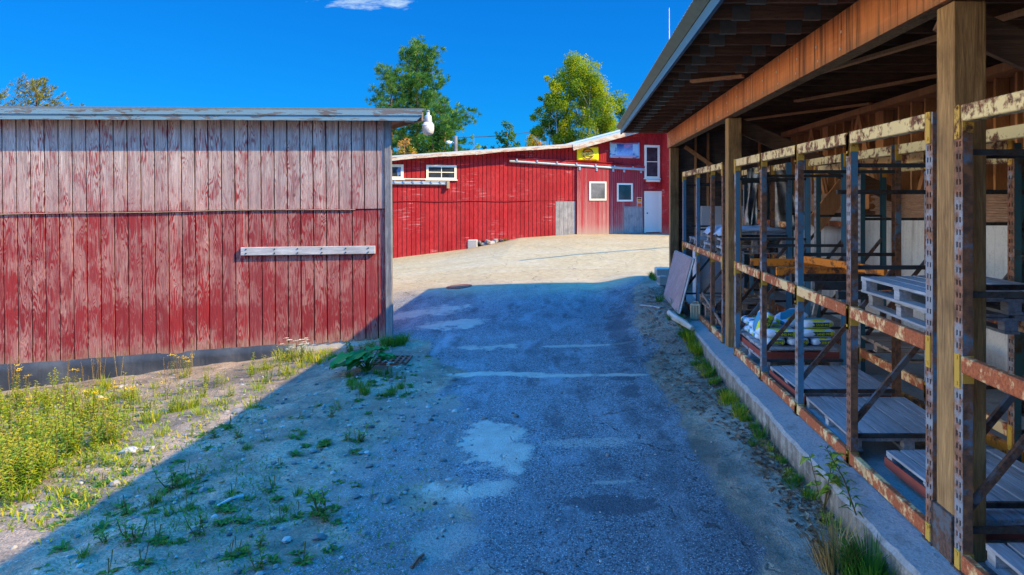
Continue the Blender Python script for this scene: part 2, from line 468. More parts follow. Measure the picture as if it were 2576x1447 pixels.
def leafmat(name, cols, trans=.35, rough=.6):
    M = Mat(name, rough, 0, .3)
    a = M.attr('rnd'); k = len(cols)
    c = M.ramp(a, [(i / (k - 1), q) for i, q in enumerate(cols)])
    M.color(c)
    tr = M.n('ShaderNodeBsdfTranslucent'); M.put(tr.inputs[0], M.mix(1., c, (1.25, 1.15, .5), 'MULTIPLY'))
    mx = M.n('ShaderNodeMixShader'); mx.inputs[0].default_value = trans
    M.t.links.new(M.b.outputs[0], mx.inputs[1]); M.t.links.new(tr.outputs[0], mx.inputs[2])
    M.t.links.new(mx.outputs[0], M.t.nodes['Material Output'].inputs['Surface'])
    return M.done()
MT['needle'] = leafmat('pine_needles', [(.03, .12, .03), (.07, .20, .045), (.16, .31, .05), (.30, .38, .05)], .25)
MT['needle_y'] = leafmat('old_pine_needles', [(.12, .14, .03), (.30, .27, .05), (.46, .36, .06)], .25)
MT['birch_leaf'] = leafmat('birch_leaves', [(.06, .13, .012), (.15, .24, .015), (.27, .34, .015), (.42, .40, .015)], .45)
MT['dec_leaf'] = leafmat('broad_leaves', [(.02, .07, .015), (.05, .14, .02), (.12, .2, .025)], .4)
MT['aut_leaf'] = leafmat('autumn_leaves', [(.12, .2, .02), (.32, .26, .02), (.55, .25, .07), (.6, .34, .2)], .4)
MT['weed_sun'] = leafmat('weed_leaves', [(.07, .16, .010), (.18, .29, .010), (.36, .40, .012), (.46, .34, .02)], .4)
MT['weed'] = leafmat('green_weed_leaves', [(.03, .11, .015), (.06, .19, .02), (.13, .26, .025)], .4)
MT['burdock'] = leafmat('big_dock_leaves', [(.02, .14, .03), (.04, .22, .045)], .3)
MT['drygrass'] = leafmat('dry_stalks', [(.20, .12, .04), (.38, .26, .10)], .2)
MT['stem'] = leafmat('weed_stems', [(.10, .07, .02), (.16, .14, .03)], .1)
MT['goldflower'] = leafmat('golden_flowers', [(.62, .36, .01), (.80, .55, .015)], .2)
MT['whiteflower'] = leafmat('white_flowers', [(.7, .7, .6), (.85, .85, .8)], .2)
MT['bark'] = wood('pine_bark', (.12, .065, .04), (.28, .15, .09), 'z')
MT['birch_bark'] = wood('birch_bark', (.45, .42, .38), (.75, .72, .66), 'x', (.05, .045, .04), .6)
MT['iron'] = rustpaint('rusty_cast_iron', (.16, .07, .05), (.28, .11, .06), .45, (.08, .03, .02))
MT['dark'] = plain('dark_void', (.012, .012, .012), .95)
# ------------------------------------------------------------------ ground
def vnoise(x, y, seed=0):
    xi = np.floor(x).astype(np.int64); yi = np.floor(y).astype(np.int64); xf = x - xi; yf = y - yi
    def h(i, j):
        n = (i * 374761393 + j * 668265263 + seed * 974711) & 0x7fffffff
        n = ((n ^ (n >> 13)) * 1274126177) & 0x7fffffff
        return ((n ^ (n >> 16)) & 0xffff) / 65535.0
    u = xf * xf * (3 - 2 * xf); v = yf * yf * (3 - 2 * yf)
    return (h(xi, yi) * (1 - u) + h(xi + 1, yi) * u) * (1 - v) + (h(xi, yi + 1) * (1 - u) + h(xi + 1, yi + 1) * u) * v
def fbm(x, y, o=4, seed=0):
    t = 0; a = .5; s = 0
    for k in range(o):
        t = t + a * vnoise(x * 2 ** k + 17 * k, y * 2 ** k - 9 * k, seed + k); s += a; a *= .55
    return t / s
def sm(a, b, x):
    t = np.clip((x - a) / (b - a), 0, 1); return t * t * (3 - 2 * t)
def gzv(X, Y):
    zb = np.interp(X, BX, BZ)
    s = np.clip((Y - 10.0) / 21.5, 0, 1); s = s * .55 + .45 * s * s * (3 - 2 * s)
    z = s * zb
    d = np.maximum(0, -2.8 - X)
    z = z - np.where(Y < 20, (1 - sm(12.5, 18, Y)) * .105 * d * np.minimum(1, d / 1.2 + .15) * (.55 + .45 * sm(3, 9, Y)), 0)
    return z + .33 * sm(.5, 1.85, X) * sm(10., 13.5, Y) * (1 - sm(16, 21, Y))

def ground():
    xs = np.concatenate([[-600, -300, -150, -80, -45, -28, -20, -15], np.arange(-12, -4.5, .10), np.arange(-4.5, 2.6, .035), np.arange(2.6, 6, .2), np.arange(6, 14, .8), [18, 28, 45, 80, 150, 300, 600]])
    ys = np.concatenate([[-300, -150, -80, -40, -20, -10], np.arange(-6, 2.5, .4), np.arange(2.5, 13, .04), np.arange(13, 36, .09), np.arange(36, 50, 1.), [60, 80, 120, 200, 400, 900]])
    X, Y = np.meshgrid(xs, ys); ny, nx = X.shape
    Z = gzv(X, Y)
    near = sm(45, 36, Y) * sm(-14, -11.5, X) * sm(8, 5, X)
    n1 = fbm(X * .8, Y * .8, 4, 3); n2 = fbm(X * 3, Y * 3, 4, 8); n3 = fbm(X * 9, Y * 9, 3, 21); wn = fbm(X * .35, Y * .35, 3, 5)
    # asphalt boundaries (wavering), in metres
    left = np.interp(Y, [2, 4.6, 5.4, 6.4, 7.4, 8.6, 9.6, 10.8, 12, 14, 40], [-.55, -.60, -.78, -1.0, -.95, -1.5, -1.7, -2.2, -2.7, -12, -12])
    right = np.interp(Y, [2, 4.5, 6, 8, 10, 12, 14, 16, 18, 40], [1.55, 1.32, 1.30, 1.26, 1.25, 1.28, 1.36, 1.6, 2.3, 9])
    wob = (n1 - .5) * 1.1 + (n2 - .5) * .5
    road = sm(-.22, .16, X - left + wob * .9) * sm(-.13, .22, right - X + wob * .45)
    road = np.maximum(road, .56 * sm(-3.2, -1.6, X) * sm(.3, -.2, X) * sm(10.5, 7.5, Y) * sm(.30, .48, n1))
    # drifts of pale sand washed over the asphalt
    def blob(cx, cy, rx, ry, rot=0.):
        c, s_ = math.cos(rot), math.sin(rot); dx = X - cx; dy = Y - cy
        u = (dx * c + dy * s_) / rx; v = (-dx * s_ + dy * c) / ry
        return u * u + v * v
    sand = np.zeros_like(X)
    for cx, cy, rx, ry, rot, st in [(-1.35, 11.35, .75, .22, .05, .9), (-1.0, 9.75, .85, .14, -.02, 1.), (.15, 9.65, 1.1, .10, .06, .95), (.2, 11.45, .9, .10, .1, .8), (-2.35, 13.2, .75, .5, .4, 1.),
                                  (-.75, 6.9, .42, .85, .12, .95), (-.85, 5.85, .42, .35, -.1, .8), (.25, 7.0, .9, .16, .05, .55), (-.9, 5.0, .35, .3, .3, .6), (.42, 6.02, .30, .05, .12, .8), (.95, 3.9, .6, .3, 0., .7), (.1, 4.1, .9, .3, 0, .35), (-.6, 4.45, .3, .35, .4, .6),
                                  (-3.2, 14.6, 1.1, .7, .4, .8)]:
        sand = np.maximum(sand, st * sm(1.25, .25, blob(cx, cy, rx, ry, rot) + (n2 - .5) * 2.0 + (n3 - .5) * 1.1))
    far = sm(15.2, 19.5, Y + (n1 - .5) * 3)
    streak = fbm(X * .35, Y * 2.2, 4, 33)
    sand = np.maximum(sand, far * np.clip(.45 + (streak - .5) * 1.3 + (n1 - .5) * .8, 0, 1))
    verge = sm(-.1, .35, X - right) * (.75 + .5 * (n2 - .5))
    sand = np.maximum(sand, np.clip(verge, 0, 1) * .72)
    # dark: oil stain, patched strip, damp edges
    stain = .95 * sm(1.15, .7, blob(.33, 5.60, .34, .16, -.05) + (n3 - .5) * 1.6 + (n2 - .5) * 1.8)
    stain = np.maximum(stain, .7 * sm(1.15, .7, blob(.02, 5.70, .24, .035, -.08) + (n3 - .5) * 2))
    for cx, cy, rx, ry, st in [(-.62, 7.75, .09, .10, .8), (-.72, 5.6, .1, .1, .35), (.75, 8.9, .16, .3, .8), (.66, 9.5, .2, .12, .8), (.65, 7.9, .14, .4, .6), (.95, 4.6, .2, .8, .6), (.88, 6.5, .2, 1.2, .6), (.85, 12.6, .25, 2.4, .8), (-.55, 4.3, .16, .5, .75), (.2, 3.95, .5, .12, .6)]:
        stain = np.maximum(stain, st * sm(1.3, .4, blob(cx, cy, rx, ry) + (n2 - .5) * 2.4 + (n3 - .5) * 1.0))
    stain = np.maximum(stain, .5 * sm(14.5, 9.5, Y) * sm(.45, .62, wn) * (1 - far))
    # litter-dark soil along the kerb and by the barn foot
    soil = sm(.45, .85, X - right + .55) * sm(16.0, 13.5, Y) * sm(.36, .55, n2 * .6 + n1 * .4) * sm(6.2, 9.0, Y)
    soil = np.maximum(soil, sm(1.75, 2.0, X + (n2 - .5) * .3) * sm(16, 14, Y) * .85)
    bx = 33.4 + .35 * X - Y
    soil = np.maximum(soil, sm(1.6, .1, np.abs(bx - .3) + (n2 - .5) * 1.8) * sm(-6, -5, X) * sm(-.5, -2, X) * .8) * .8
    # surface relief: gravel on the left, smooth on asphalt
    rel = (n2 - .5) * .045 * (1 - road) + (n3 - .5) * .03 * (1 - road) + (n1 - .5) * .05 * (1 - .7 * road) + (n2 - .5) * .006
    rel += sand * road * .006
    Z = Z + rel * near
    Z = np.where((X > 2.02), np.minimum(Z, np.interp(X, [2.02, 2.09, 2.3], [9, .2, -.25])) * (Y < 16.45) + Z * (Y >= 16.45), Z)
    v = np.stack([X.ravel(), Y.ravel(), Z.ravel()], 1)
    idx = np.arange(nx * ny).reshape(ny, nx)
    q = np.stack([idx[:-1, :-1].ravel(), idx[:-1, 1:].ravel(), idx[1:, 1:].ravel(), idx[1:, :-1].ravel()], 1)
    me = bpy.data.meshes.new('ground')
    me.vertices.add(len(v)); me.vertices.foreach_set('co', v.ravel())
    me.loops.add(q.size); me.loops.foreach_set('vertex_index', q.ravel().astype(np.int32))
    me.polygons.add(len(q)); me.polygons.foreach_set('loop_start', np.arange(0, q.size, 4, dtype=np.int32))
    me.polygons.foreach_set('use_smooth', [True] * len(q))
    me.update(calc_edges=True)
    for nm, a in (('road', road), ('sand', sand), ('stain', stain), ('soil', soil), ('far', far)):
        at = me.attributes.new(nm, 'FLOAT', 'POINT'); at.data.foreach_set('value', np.clip(a, 0, 1).ravel().astype(np.float32))
    M = Mat('asphalt_and_gravel', .92, 0, .25)
    P = M.map(M.pos)
    big = M.noise(P, .8, 5, .6); mid = M.noise(P, 6., 5, .65); fin = M.noise(P, 38., 4, .7)
    st = M.voro(P, 26., 'F1', 'Color'); sd = M.voro(P, 26.); st2 = M.voro(P, 75., 'F1', 'Color'); sd2 = M.voro(P, 75.)
    sv = M.sep(st)[0]; sv2 = M.sep(st2)[0]
    # gravel and dirt
    g = M.mix(M.rng(mid, .3, .7), (.33, .225, .145), (.56, .40, .265))
    g = M.mix(M.math('MULTIPLY', M.rng(sv, .55, .95), M.rng(sd, .30, .18)), g, M.mix(sv2, (.62, .56, .47), (.30, .28, .26)))
    g = M.mix(M.rng(sv2, .1, .9, 0, .6), g, (.085, .075, .062))
    g = M.mix(M.rng(big, .42, .64, 0, .7), g, (.115, .095, .07))
    g = M.mix(M.rng(M.noise(P, 2.6, 5, .7), .50, .66, 0, .6), g, (.085, .075, .06))
    # asphalt with exposed stone
    a = M.mix(M.rng(big, .35, .65), (.092, .108, .118), (.155, .168, .174))
    a = M.mix(M.rng(fin, .42, .7, 0, .75), a, (.30, .30, .295))
    a = M.mix(M.math('MULTIPLY', M.rng(sv2, .60, .82), M.rng(sd2, .45, .22)), a, (.62, .61, .59))
    a = M.mix(M.rng(sv2, .36, .08, 0, .85), a, (.028, .03, .036))
    wr_ = M.noise(M.map(P, scale=(1.5, .55, 1)), 1.3, 6, .7)
    a = M.mix(M.rng(wr_, .50, .66, 0, .6), a, M.mix(fin, (.17, .19, .20), (.42, .44, .45)))
    a = M.mix(M.rng(M.noise(M.map(P, scale=(2.4, .8, 1)), 1.1, 5, .65), .52, .66, 0, .75), a, M.mix(fin, (.035, .04, .046), (.10, .106, .112)))
    w = M.n('ShaderNodeVectorMath', operation='ADD'); M.put(w.inputs[0], P)
    wn_ = M.n('ShaderNodeTexNoise'); M.put(wn_.inputs['Vector'], P); wn_.inputs['Scale'].default_value = 2.6; wn_.inputs['Detail'].default_value = 5
    ws = M.n('ShaderNodeVectorMath', operation='SCALE'); M.put(ws.inputs[0], wn_.outputs['Color']); ws.inputs['Scale'].default_value = .55
    M.put(w.inputs[1], ws.outputs[0])
    crk = M.voro(w.outputs[0], .62, 'DISTANCE_TO_EDGE'); crk2 = M.voro(w.outputs[0], 2.3, 'DISTANCE_TO_EDGE')
    c1 = M.math('MULTIPLY', M.rng(crk, .013, .003), M.rng(mid, .50, .60)); c2 = M.math('MULTIPLY', M.rng(crk2, .010, .003), M.rng(big, .62, .70))
    ck = M.math('MAXIMUM', c1, c2)
    a = M.mix(M.attr('far'), a, M.mix(M.rng(mid, .3, .7), (.28, .21, .11), (.44, .34, .175)))  # weathered far asphalt is paler, with sunlit warmth put into its colour
    a = M.mix(M.math('MULTIPLY', ck, M.rng(M.attr('far'), 0, 1, .7, .5)), a, (.045, .042, .04))
    s = M.mix(M.rng(mid, .3, .7), (.40, .345, .27), (.54, .475, .38))
    s = M.mix(M.attr('far'), s, M.mix(M.rng(mid, .3, .7), (.31, .25, .15), (.47, .385, .235)))  # warmer copy of the sand: the open yard's sunlight put into the colour
    s = M.mix(M.rng(fin, .5, .8, 0, .5), s, (.28, .24, .2))
    sa = M.math('ADD', M.attr('sand'), M.math('MULTIPLY', M.math('SUBTRACT', fin, .5), 2.0))
    rd = M.math('ADD', M.attr('road'), M.math('MULTIPLY', M.math('SUBTRACT', fin, .5), .8))
    col = M.mix(M.rng(rd, .35, .65), g, a)
    col = M.mix(M.rng(sa, .30, .85, 0, .92), col, s)
    col = M.mix(M.math('MULTIPLY', M.math('MULTIPLY', ck, M.attr('far')), .6), col, (.06, .052, .045))
    sn = M.math('ADD', M.attr('stain'), M.math('MULTIPLY', M.math('SUBTRACT', fin, .5), .5))
    col = M.mix(M.rng(sn, .28, .95, 0, .8), col, M.mix(fin, (.030, .034, .04), (.07, .074, .08)))
    so = M.math('ADD', M.attr('soil'), M.math('MULTIPLY', M.math('SUBTRACT', mid, .5), 1.2))
    col = M.mix(M.rng(so, .35, .8, 0, .7), col, M.mix(M.rng(fin, .35, .65), (.085, .045, .028), (.36, .22, .15)))
    M.color(col)
    hgt = M.math('ADD', M.math('MULTIPLY', M.math('SUBTRACT', 1., sd2), .5), fin)
    hgt = M.math('SUBTRACT', hgt, M.math('MULTIPLY', ck, 2.))
    M.bump(hgt, .8, .014)
    me.materials.append(M.done())
    o = bpy.data.objects.new('ground', me); COL.objects.link(o); tag(o, kind='structure')
    return o
ground()

# floor slab of the lumber shed with its kerb edge: rough, chipped
def slab():
    m = MB(); ys = np.arange(-8, 16.5, .12); rows = []
    for y in ys:
        j = random.uniform(-.006, .006) + .05 * (float(fbm(np.array([y * .9]), np.array([3.]), 3, 4)[0]) - .5)
        zt = .255 + random.uniform(-.006, .006)
        ch = max(0, random.gauss(-.004, .012))
        rows.append([(2.05 + j, y, -.45), (2.05 + j, y, zt - .03 - ch), (2.075 + j + ch, y, zt), (2.35, y, .262), (5.2, y, .262), (8.6, y, .262), (8.6, y, -.45)])
    n = len(rows[0]); vs = [p for r in rows for p in r]; fs = []
    for i in range(len(rows) - 1):
        for k in range(n - 1): fs.append((i * n + k, i * n + k + 1, (i + 1) * n + k + 1, (i + 1) * n + k))
    fs.append(tuple(range(n))); fs.append(tuple((len(rows) - 1) * n + k for k in range(n - 1, -1, -1)))
    m.add(vs, fs)
    tag(m.build('concrete_pavement', MT['slab']), kind='structure')
slab()

# ------------------------------------------------------------------ near building on the left
LB = Vector((-3.21, 12.1, 0)); LK = .104
def left_building():
    root = empty('worn_red_barn', LB, 'long low barn of worn faded red plywood with a peeling eave board, left of driveway', 'barn', rot=(0, -.008, math.atan(LK)))
    W = 10.3; p = .2185
    def zbot(x): return .035 + .0475 * x if x > -6.2 else -.26
    def wall(z0f, z1f, name, thick):
        m = MB(); k = 0; x1 = -.085
        while x1 > -W:
            x0 = max(-W, -(k + 1) * p); a, b = x0 + .010, x1 - .010
            nseg = 6; xs = [a + (b - a) * i / nseg for i in range(nseg + 1)]
            bot = [(x, z0f(x) + random.uniform(-.012, .012) * (1 if name == 'lower_siding' else .1)) for x in xs]
            poly = bot + [(b, z1f(b)), (a, z1f(a))]
            m.prism(poly, -thick, 0)
            x1 = x0; k += 1
        m.box(-W, -.09, 0.0005, .03, -.2, 3.93, 1)
        return m
    seam = lambda x: 2.325 + .005 * math.sin(x * 2.1) - (.025 * smooth(-2.5, -5.0, x))
    wall(zbot, lambda x: seam(x) - .012, 'lower_siding', .016).build('lower_siding', [MT['siding'], MT['groove']], root)
    wall(lambda x: seam(x) + .004, lambda x: 3.93, 'upper_siding', .030).build('upper_siding', [MT['siding'], MT['groove']], root)
    # drip strip at the seam, sagging
    m = MB(); xs = [-W + i * (W - .6) / 60 for i in range(61)]
    for a, b in zip(xs[:-1], xs[1:]):
        m.bar((a, -.036, seam(a) - .004), (b + .004, -.036, seam(b) - .004), .016, .010)
    m.build('seam_flashing', MT['rake2'], root)
    # corner board and receding end wall
    m = MB(); m.box(-.083, -.004, -.05, -.001, -.25, 3.93); m.box(-.004, .022, -.052, .1, -.25, 3.9)
    m.build('corner_board', MT['corner'], root)
    sd = Vector((-.36, 1, 0)).normalized()
    m = MB(); m.bar((0.0, .06, 1.8), tuple(Vector((0., .06, 1.8)) + sd * 9), .04, 4.2); m.build('end_wall', MT['siding'], root)
    # membrane-wrapped foundation
    m = MB(); xs = [-W + i * .17 for i in range(int((W - 1.55) / .17) + 1)]
    vs = []; zs = [-1.4, -.75, -.45, -.2, 0]
    for x in xs:
        for k, z in enumerate(zs):
            f = k / 4
            zz = z if k < 4 else zbot(x) + .04
            if k == 3: zz = zbot(x) - .1
            vs.append((x, -.012 - .05 * (1 - f) - .02 * math.sin(x * 3.1 + k) * (1 - f) - random.uniform(0, .012), zz))
    fs = []
    for i in range(len(xs) - 1):
        for k in range(4): fs.append((i * 5 + k, (i + 1) * 5 + k, (i + 1) * 5 + k + 1, i * 5 + k + 1))
    m.add(vs, fs); o = m.build('foundation_membrane', MT['membrane'], root, True)
    md = o.modifiers.new('solid', 'SOLIDIFY'); md.thickness = .008
    m = MB(); m.box(-W, 0, .032, .25, -1.6, .1); m.box(-1.62, -.02, .0, .03, -.6, .03); m.build('foundation', MT['foundation'], root)
    m = MB()
    for i in range(13):
        x = -1.2 - i * .68; m.lathe([(.022, 0), (.022, .006), (.006, .012)], (x, -.012, zbot(x) - .03), 8)
    for q in (0,): pass
    # roof: slab with rolled roofing, fascia in two lapped boards
    o_ = .225
    m = MB()
    quad = [(-W - .3, -o_ - .02), (.62, -o_ - .02), (.62 - .40 * 9, 9), (-W - .3, 9)]
    def slab_(m, z0, z1, quad, rise=.028):
        vs = [(x, y, z0 + rise * y) for x, y in quad] + [(x, y, z1 + rise * y) for x, y in quad]
        m.add(vs, [(3, 2, 1, 0), (4, 5, 6, 7), (0, 1, 5, 4), (1, 2, 6, 5), (2, 3, 7, 6), (3, 0, 4, 7)])
    slab_(m, 4.035, 4.075, [(x + (.02 if i in (1, 2) else 0), y - (.02 if i < 2 else 0)) for i, (x, y) in enumerate(quad)])
    m.build('roof', MT['roofing'], root)
    m = MB(); slab_(m, 3.935, 4.03, [(x - (.03 if i in (1, 2) else 0), y + (.03 if i < 2 else 0)) for i, (x, y) in enumerate(quad)]); m.build('soffit', MT['soffit'], root)
    m = MB()
    m.box(-W - .3, .60, -o_ - .045, -o_ + .0, 3.945, 4.03)
    m.prism([(-W - .3, 3.855), (.50, 3.855), (.60, 3.943), (-W - .3, 3.943)], -o_ - .03, -o_ + .01)
    m.build('fascia', MT['fascia'], root)
    m = MB(); a = Vector((.60, -o_, 3.94)); m.bar(a, a + Vector((-.40, 1, .028)) * 8, .03, .16); m.build('rake_board', MT['soffit'], root)
    m = MB(); m.box(-W, -.1, -o_ + .012, -.032, 3.90, 3.93); m.build('eave_soffit', MT['soffit'], root)
    # the grey plank nailed to the wall (bolted on: part of the barn)
    def loc(x, y, off=0.):
        a = (x - CX) / F; Y = (12.1 - LK * (-3.21)) / (1 - LK * a); X = a * Y
        return (X + 3.21) * math.sqrt(1 + LK * LK), CH - (y - CY) / F * Y
    (x0, z0), (x1, z1) = loc(611, 632), loc(947, 628)
    z0 += .008 * -x0; z1 += .008 * -x1
    m = MB(); m.bar((x0, -.045, z0), (x1, -.042, z1), .05, .14)
    pl = m.build('guard_plank', MT['grey_plank'], root, bevel=.005)
    m = MB()
    for t in (.04, .25, .42, .6, .78, .95):
        x = x0 + (x1 - x0) * t; z = z0 + (z1 - z0) * t
        for dz in (-.035, .035):
            m.box(x - .009, x + .009, -.078, -.069, z + dz - .009, z + dz + .009)
    m.build('bolt', MT['bolt'], pl)
    return root
lb = left_building()

# yard light on the end of the eave
def yard_light():
    b = Vector((-2.68, 12.38, 3.93))
    r = empty('yard_light', b, 'old white yard light with dusty glass, hanging from the low barn eave end', 'lamp'); r.scale = (.9, .9, .9)
    c = (.075, -.02, 0)
    m = MB(); m.tube([(-.40, .0, -.03), (-.1, 0, -.03), (.04, -.01, .0), (.075, -.02, .01)], .022, 8); m.build('arm', MT['galv'], r)
    m = MB(); m.lathe([(.0, .155), (.03, .150), (.033, .09), (.055, .085), (.068, .07), (.072, -.035), (.075, -.055)], c, 20); m.build('housing', MT['lamp_grey'], r, True)
    m = MB(); m.lathe([(.03, .15), (.034, .152), (.034, .18), (.02, .19)], c, 12); m.build('photocell', MT['lamp_dark'], r, True)
    m = MB()
    m.lathe([(.072, -.05), (.078, -.055), (.112, -.115), (.112, -.125), (.07, -.06)], c, 24)
    for k in range(24):
        a = 2 * math.pi * k / 24
        m.bar((c[0] + .078 * math.cos(a), c[1] + .078 * math.sin(a), -.055), (c[0] + .115 * math.cos(a), c[1] + .115 * math.sin(a), -.117), .007, .012)
    m.build('reflector', MT['lamp_white'], r, False)
    m = MB(); m.lathe([(.112, -.124), (.117, -.13), (.116, -.21), (.105, -.265), (.08, -.295), (.04, -.305), (.0, -.306)], c, 28)
    m.build('refractor', MT['refractor'], r, True)
MT['lamp_grey'] = plain('lamp_housing_grey', (.50, .49, .48), .5, .3, .15)
MT['lamp_dark'] = plain('photocell_grey', (.22, .23, .25), .5, 0, .15)
MT['lamp_white'] = plain('reflector_white', (.75, .73, .70), .5, 0, .1)
def refr():
    M = Mat('dusty_refractor', .35, 0, .5); x, y, z = M.sep()
    n = M.noise(scale=14., detail=4); f = M.math('SINE', M.math('MULTIPLY', z, 420.))
    M.color(M.mix(M.rng(n, .4, .7), (.78, .72, .64), (.50, .43, .36))); M.bump(f, .4, .003); return M.done()
MT['refractor'] = refr()
yard_light()

# ------------------------------------------------------------------ red barn across the yard
BK = .35; BY0 = 33.4; BS = math.sqrt(1 + BK * BK)
def bp(x, y):
    a = (x - CX) / F; Y = BY0 / (1 - BK * a)
    return a * Y * BS, CH - (y - CY) / F * Y
def brect(x0, x1, y0, y1):
    u0, za = bp(x0, y0); u1, zb = bp(x1, y1); return u0, u1, zb, za
def bpt(x, y, off=0):
    u, z = bp(x, y)
    n = Vector((BK, -1, 0)).normalized()
    return Vector((0, BY0, 0)) + Vector((1, BK, 0)).normalized() * u + n * off + Vector((0, 0, z))
def barn():
    root = empty('big_red_barn', (0, BY0, 0), 'bright red barn across the yard, with sliding doors and small cream framed windows', 'barn', rot=(0, 0, math.atan(BK)))
    ru = [bp(960, 402)] + [bp(x, y) for x, y in ((990, 398), (1200, 384), (1450, 366))]
    roof1 = lambda u: float(np.interp(u, [ru[0][0] - 6, ru[0][0], ru[3][0]], [ru[0][1] - .55, ru[0][1], ru[3][1]]))
    k1 = bp(1440, 374); k2 = bp(1556, 343)
    sl = (k2[1] - k1[1]) / (k2[0] - k1[0])
    roof2 = lambda u: k1[1] + sl * (u - k1[0])
    roof = lambda u: max(roof1(min(u, ru[3][0])), roof2(u)) if u > k1[0] else roof1(u)
    foot_p = [bp(x, y) for x, y in ((930, 662), (991, 650), (1060, 643), (1120, 636), (1174, 627), (1182, 605), (1310, 601), (1397, 597), (1450, 592), (1617, 588), (1676, 588))]
    fu = [q[0] for q in foot_p]; fz = [q[1] for q in foot_p]
    foot = lambda u: float(np.interp(u, fu, fz))
    seam_z = lambda u: float(np.interp(u, [bp(990, 507)[0], bp(1450, 505)[0]], [bp(990, 507)[1], bp(1450, 505)[1]]))
    U0, U1 = bp(930, 500)[0], bp(1450, 500)[0]
    p = .203
    def planks(z0, z1, u0, u1, t, mat_name, name, pp=p, gap=.013, jit=.008):
        m = MB(); k = math.floor(u0 / pp)
        while k * pp < u1:
            a = max(u0, k * pp) + gap; b = min(u1, (k + 1) * pp) - gap
            if b - a > .02:
                m.prism([(a, z0(a) + random.uniform(-jit, jit)), (b, z0(b) + random.uniform(-jit, jit)), (b, z1(b)), (a, z1(a))], -t, 0)
            k += 1
        return m.build(name, MT[mat_name], root)
    planks(lambda u: foot(u) - .03, lambda u: seam_z(u) - .01, U0, U1, .015, 'barn', 'lower_siding')
    planks(lambda u: seam_z(u) + .005, lambda u: roof(u) + .05, U0, U1, .028, 'barn', 'upper_siding')
    planks(lambda u: foot(u) - .05, lambda u: roof(u) + .1, U1, 8.5, .028, 'barn', 'gable_siding', .12, .004)
    m = MB(); m.prism([(U0 - 5, -.8), (8.6, .3), (8.6, roof(8.6)), (k1[0], roof(k1[0])), (U0 - 5, roof(U0 - 5))], .002, .2); m.build('wall', MT['groove'], root)
    # seam trim
    a = bp(990, 507); b = bp(1338, 505.5)
    m = MB()
    for i in range(24):
        t0, t1 = i / 24, (i + 1) / 24
        w = lambda t: (a[0] + (b[0] - a[0]) * t, -.04, a[1] + (b[1] - a[1]) * t + .02 * math.sin(t * 14))
        m.bar(w(t0), w(t1), .02, .022)
    m.build('seam_flashing', MT['barn'], root)
    # roofs
    m = MB(); ua, ub = U0 - 6, bp(1462, 360)[0]
    vs = []
    for u, dz in ((ua, 0), (ub, 0)):
        z = roof1(u) + (0 if u < 0 else 0)
        for y, dd in ((-.42, .0), (14, .0)):
            vs += [(u, y, z + .02 + dd), (u, y, z + .10 + dd)]
    m.add(vs, [(0, 1, 3, 2), (4, 6, 7, 5), (0, 4, 5, 1), (2, 3, 7, 6), (0, 2, 6, 4), (1, 5, 7, 3)]); m.build('roof', MT['barnroof'], root)
    m = MB()
    n = 12
    for i in range(n):
        u0 = ua + (ub - ua) * i / n; u1 = ua + (ub - ua) * (i + 1) / n
        j0 = .02 * math.sin(i * 2.2); j1 = .02 * math.sin((i + 1) * 2.2)
        m.bar((u0, -.45, roof1(u0) - .03 + j0), (u1 + .01, -.45, roof1(u1) - .015 + j1), .04, .125)
    m.build('rake_board', MT['rake'], root)
    m = MB(); uc, ud = k1[0] - .15, 8.7
    zc, zd = roof2(uc), roof2(ud)
    vs = [(uc, -.5, zc + .09), (uc, -.5, zc + .2), (uc, 14, zc + .09), (uc, 14, zc + .2), (ud, -.5, zd + .09), (ud, -.5, zd + .2), (ud, 14, zd + .09), (ud, 14, zd + .2)]
    m.add(vs, [(0, 1, 3, 2), (4, 6, 7, 5), (0, 4, 5, 1), (2, 3, 7, 6), (0, 2, 6, 4), (1, 5, 7, 3)]); m.build('roof', MT['barnroof'], root)
    m = MB(); m.bar((uc, -.53, zc + .01), (ud, -.53, zd + .01), .05, .2); m.build('rake_board', MT['rake'], root)
    # windows
    def window(x0, x1, y0, y1, fr, nx=1, ny=1, gl='glass', off=.03, sill=True, name='window'):
        u0, u1, z0, z1 = brect(x0, x1, y0, y1)
        m = MB(); t = off
        m.box(u0, u0 + fr, -t - .035, -t, z0, z1); m.box(u1 - fr, u1, -t - .035, -t, z0, z1)
        m.box(u0 + fr, u1 - fr, -t - .035, -t, z1 - fr, z1); m.box(u0 + fr, u1 - fr, -t - .035, -t, z0, z0 + fr * .8)
        for k in range(1, nx):
            u = u0 + fr + (u1 - u0 - 2 * fr) * k / nx; m.box(u - .016, u + .016, -t - .022, -t, z0 + fr * .8, z1 - fr)
        for k in range(1, ny):
            z = z0 + fr + (z1 - z0 - 2 * fr) * k / ny; m.box(u0 + fr, u1 - fr, -t - .020, -t, z - .018, z + .018)
        w = m.build(name, MT['cream'], root)
        m = MB(); m.box(u0 + fr * .6, u1 - fr * .6, -t - .012, -t + .01, z0 + fr * .5, z1 - fr * .5); m.build('pane', MT[gl], w)
        if sill:
            m = MB(); m.box(u0 - .04, u1 + .04, -t - .075, -t + .0, z0 - .05, z0 - .002); m.build('sill', MT['cream'], w)
        return w, (u0, u1, z0, z1)
    w, q = window(1072, 1148, 415, 452, .10, 2, 2); w['label'] = 'four pane horizontal window'
    w, q = window(945, 1015, 413, 450, .12, 2, 1); w['label'] = 'window with a broken pane'
    m = MB(); ux, zx = bp(1003, 432)
    m.add([(ux - .05, -.046, zx - .22), (ux + .16, -.046, zx - .05), (ux + .02, -.046, zx + .24), (ux - .1, -.05, zx + .05)], [(0, 1, 2), (0, 2, 3)]); m.build('broken_glass', MT['shard'], w)
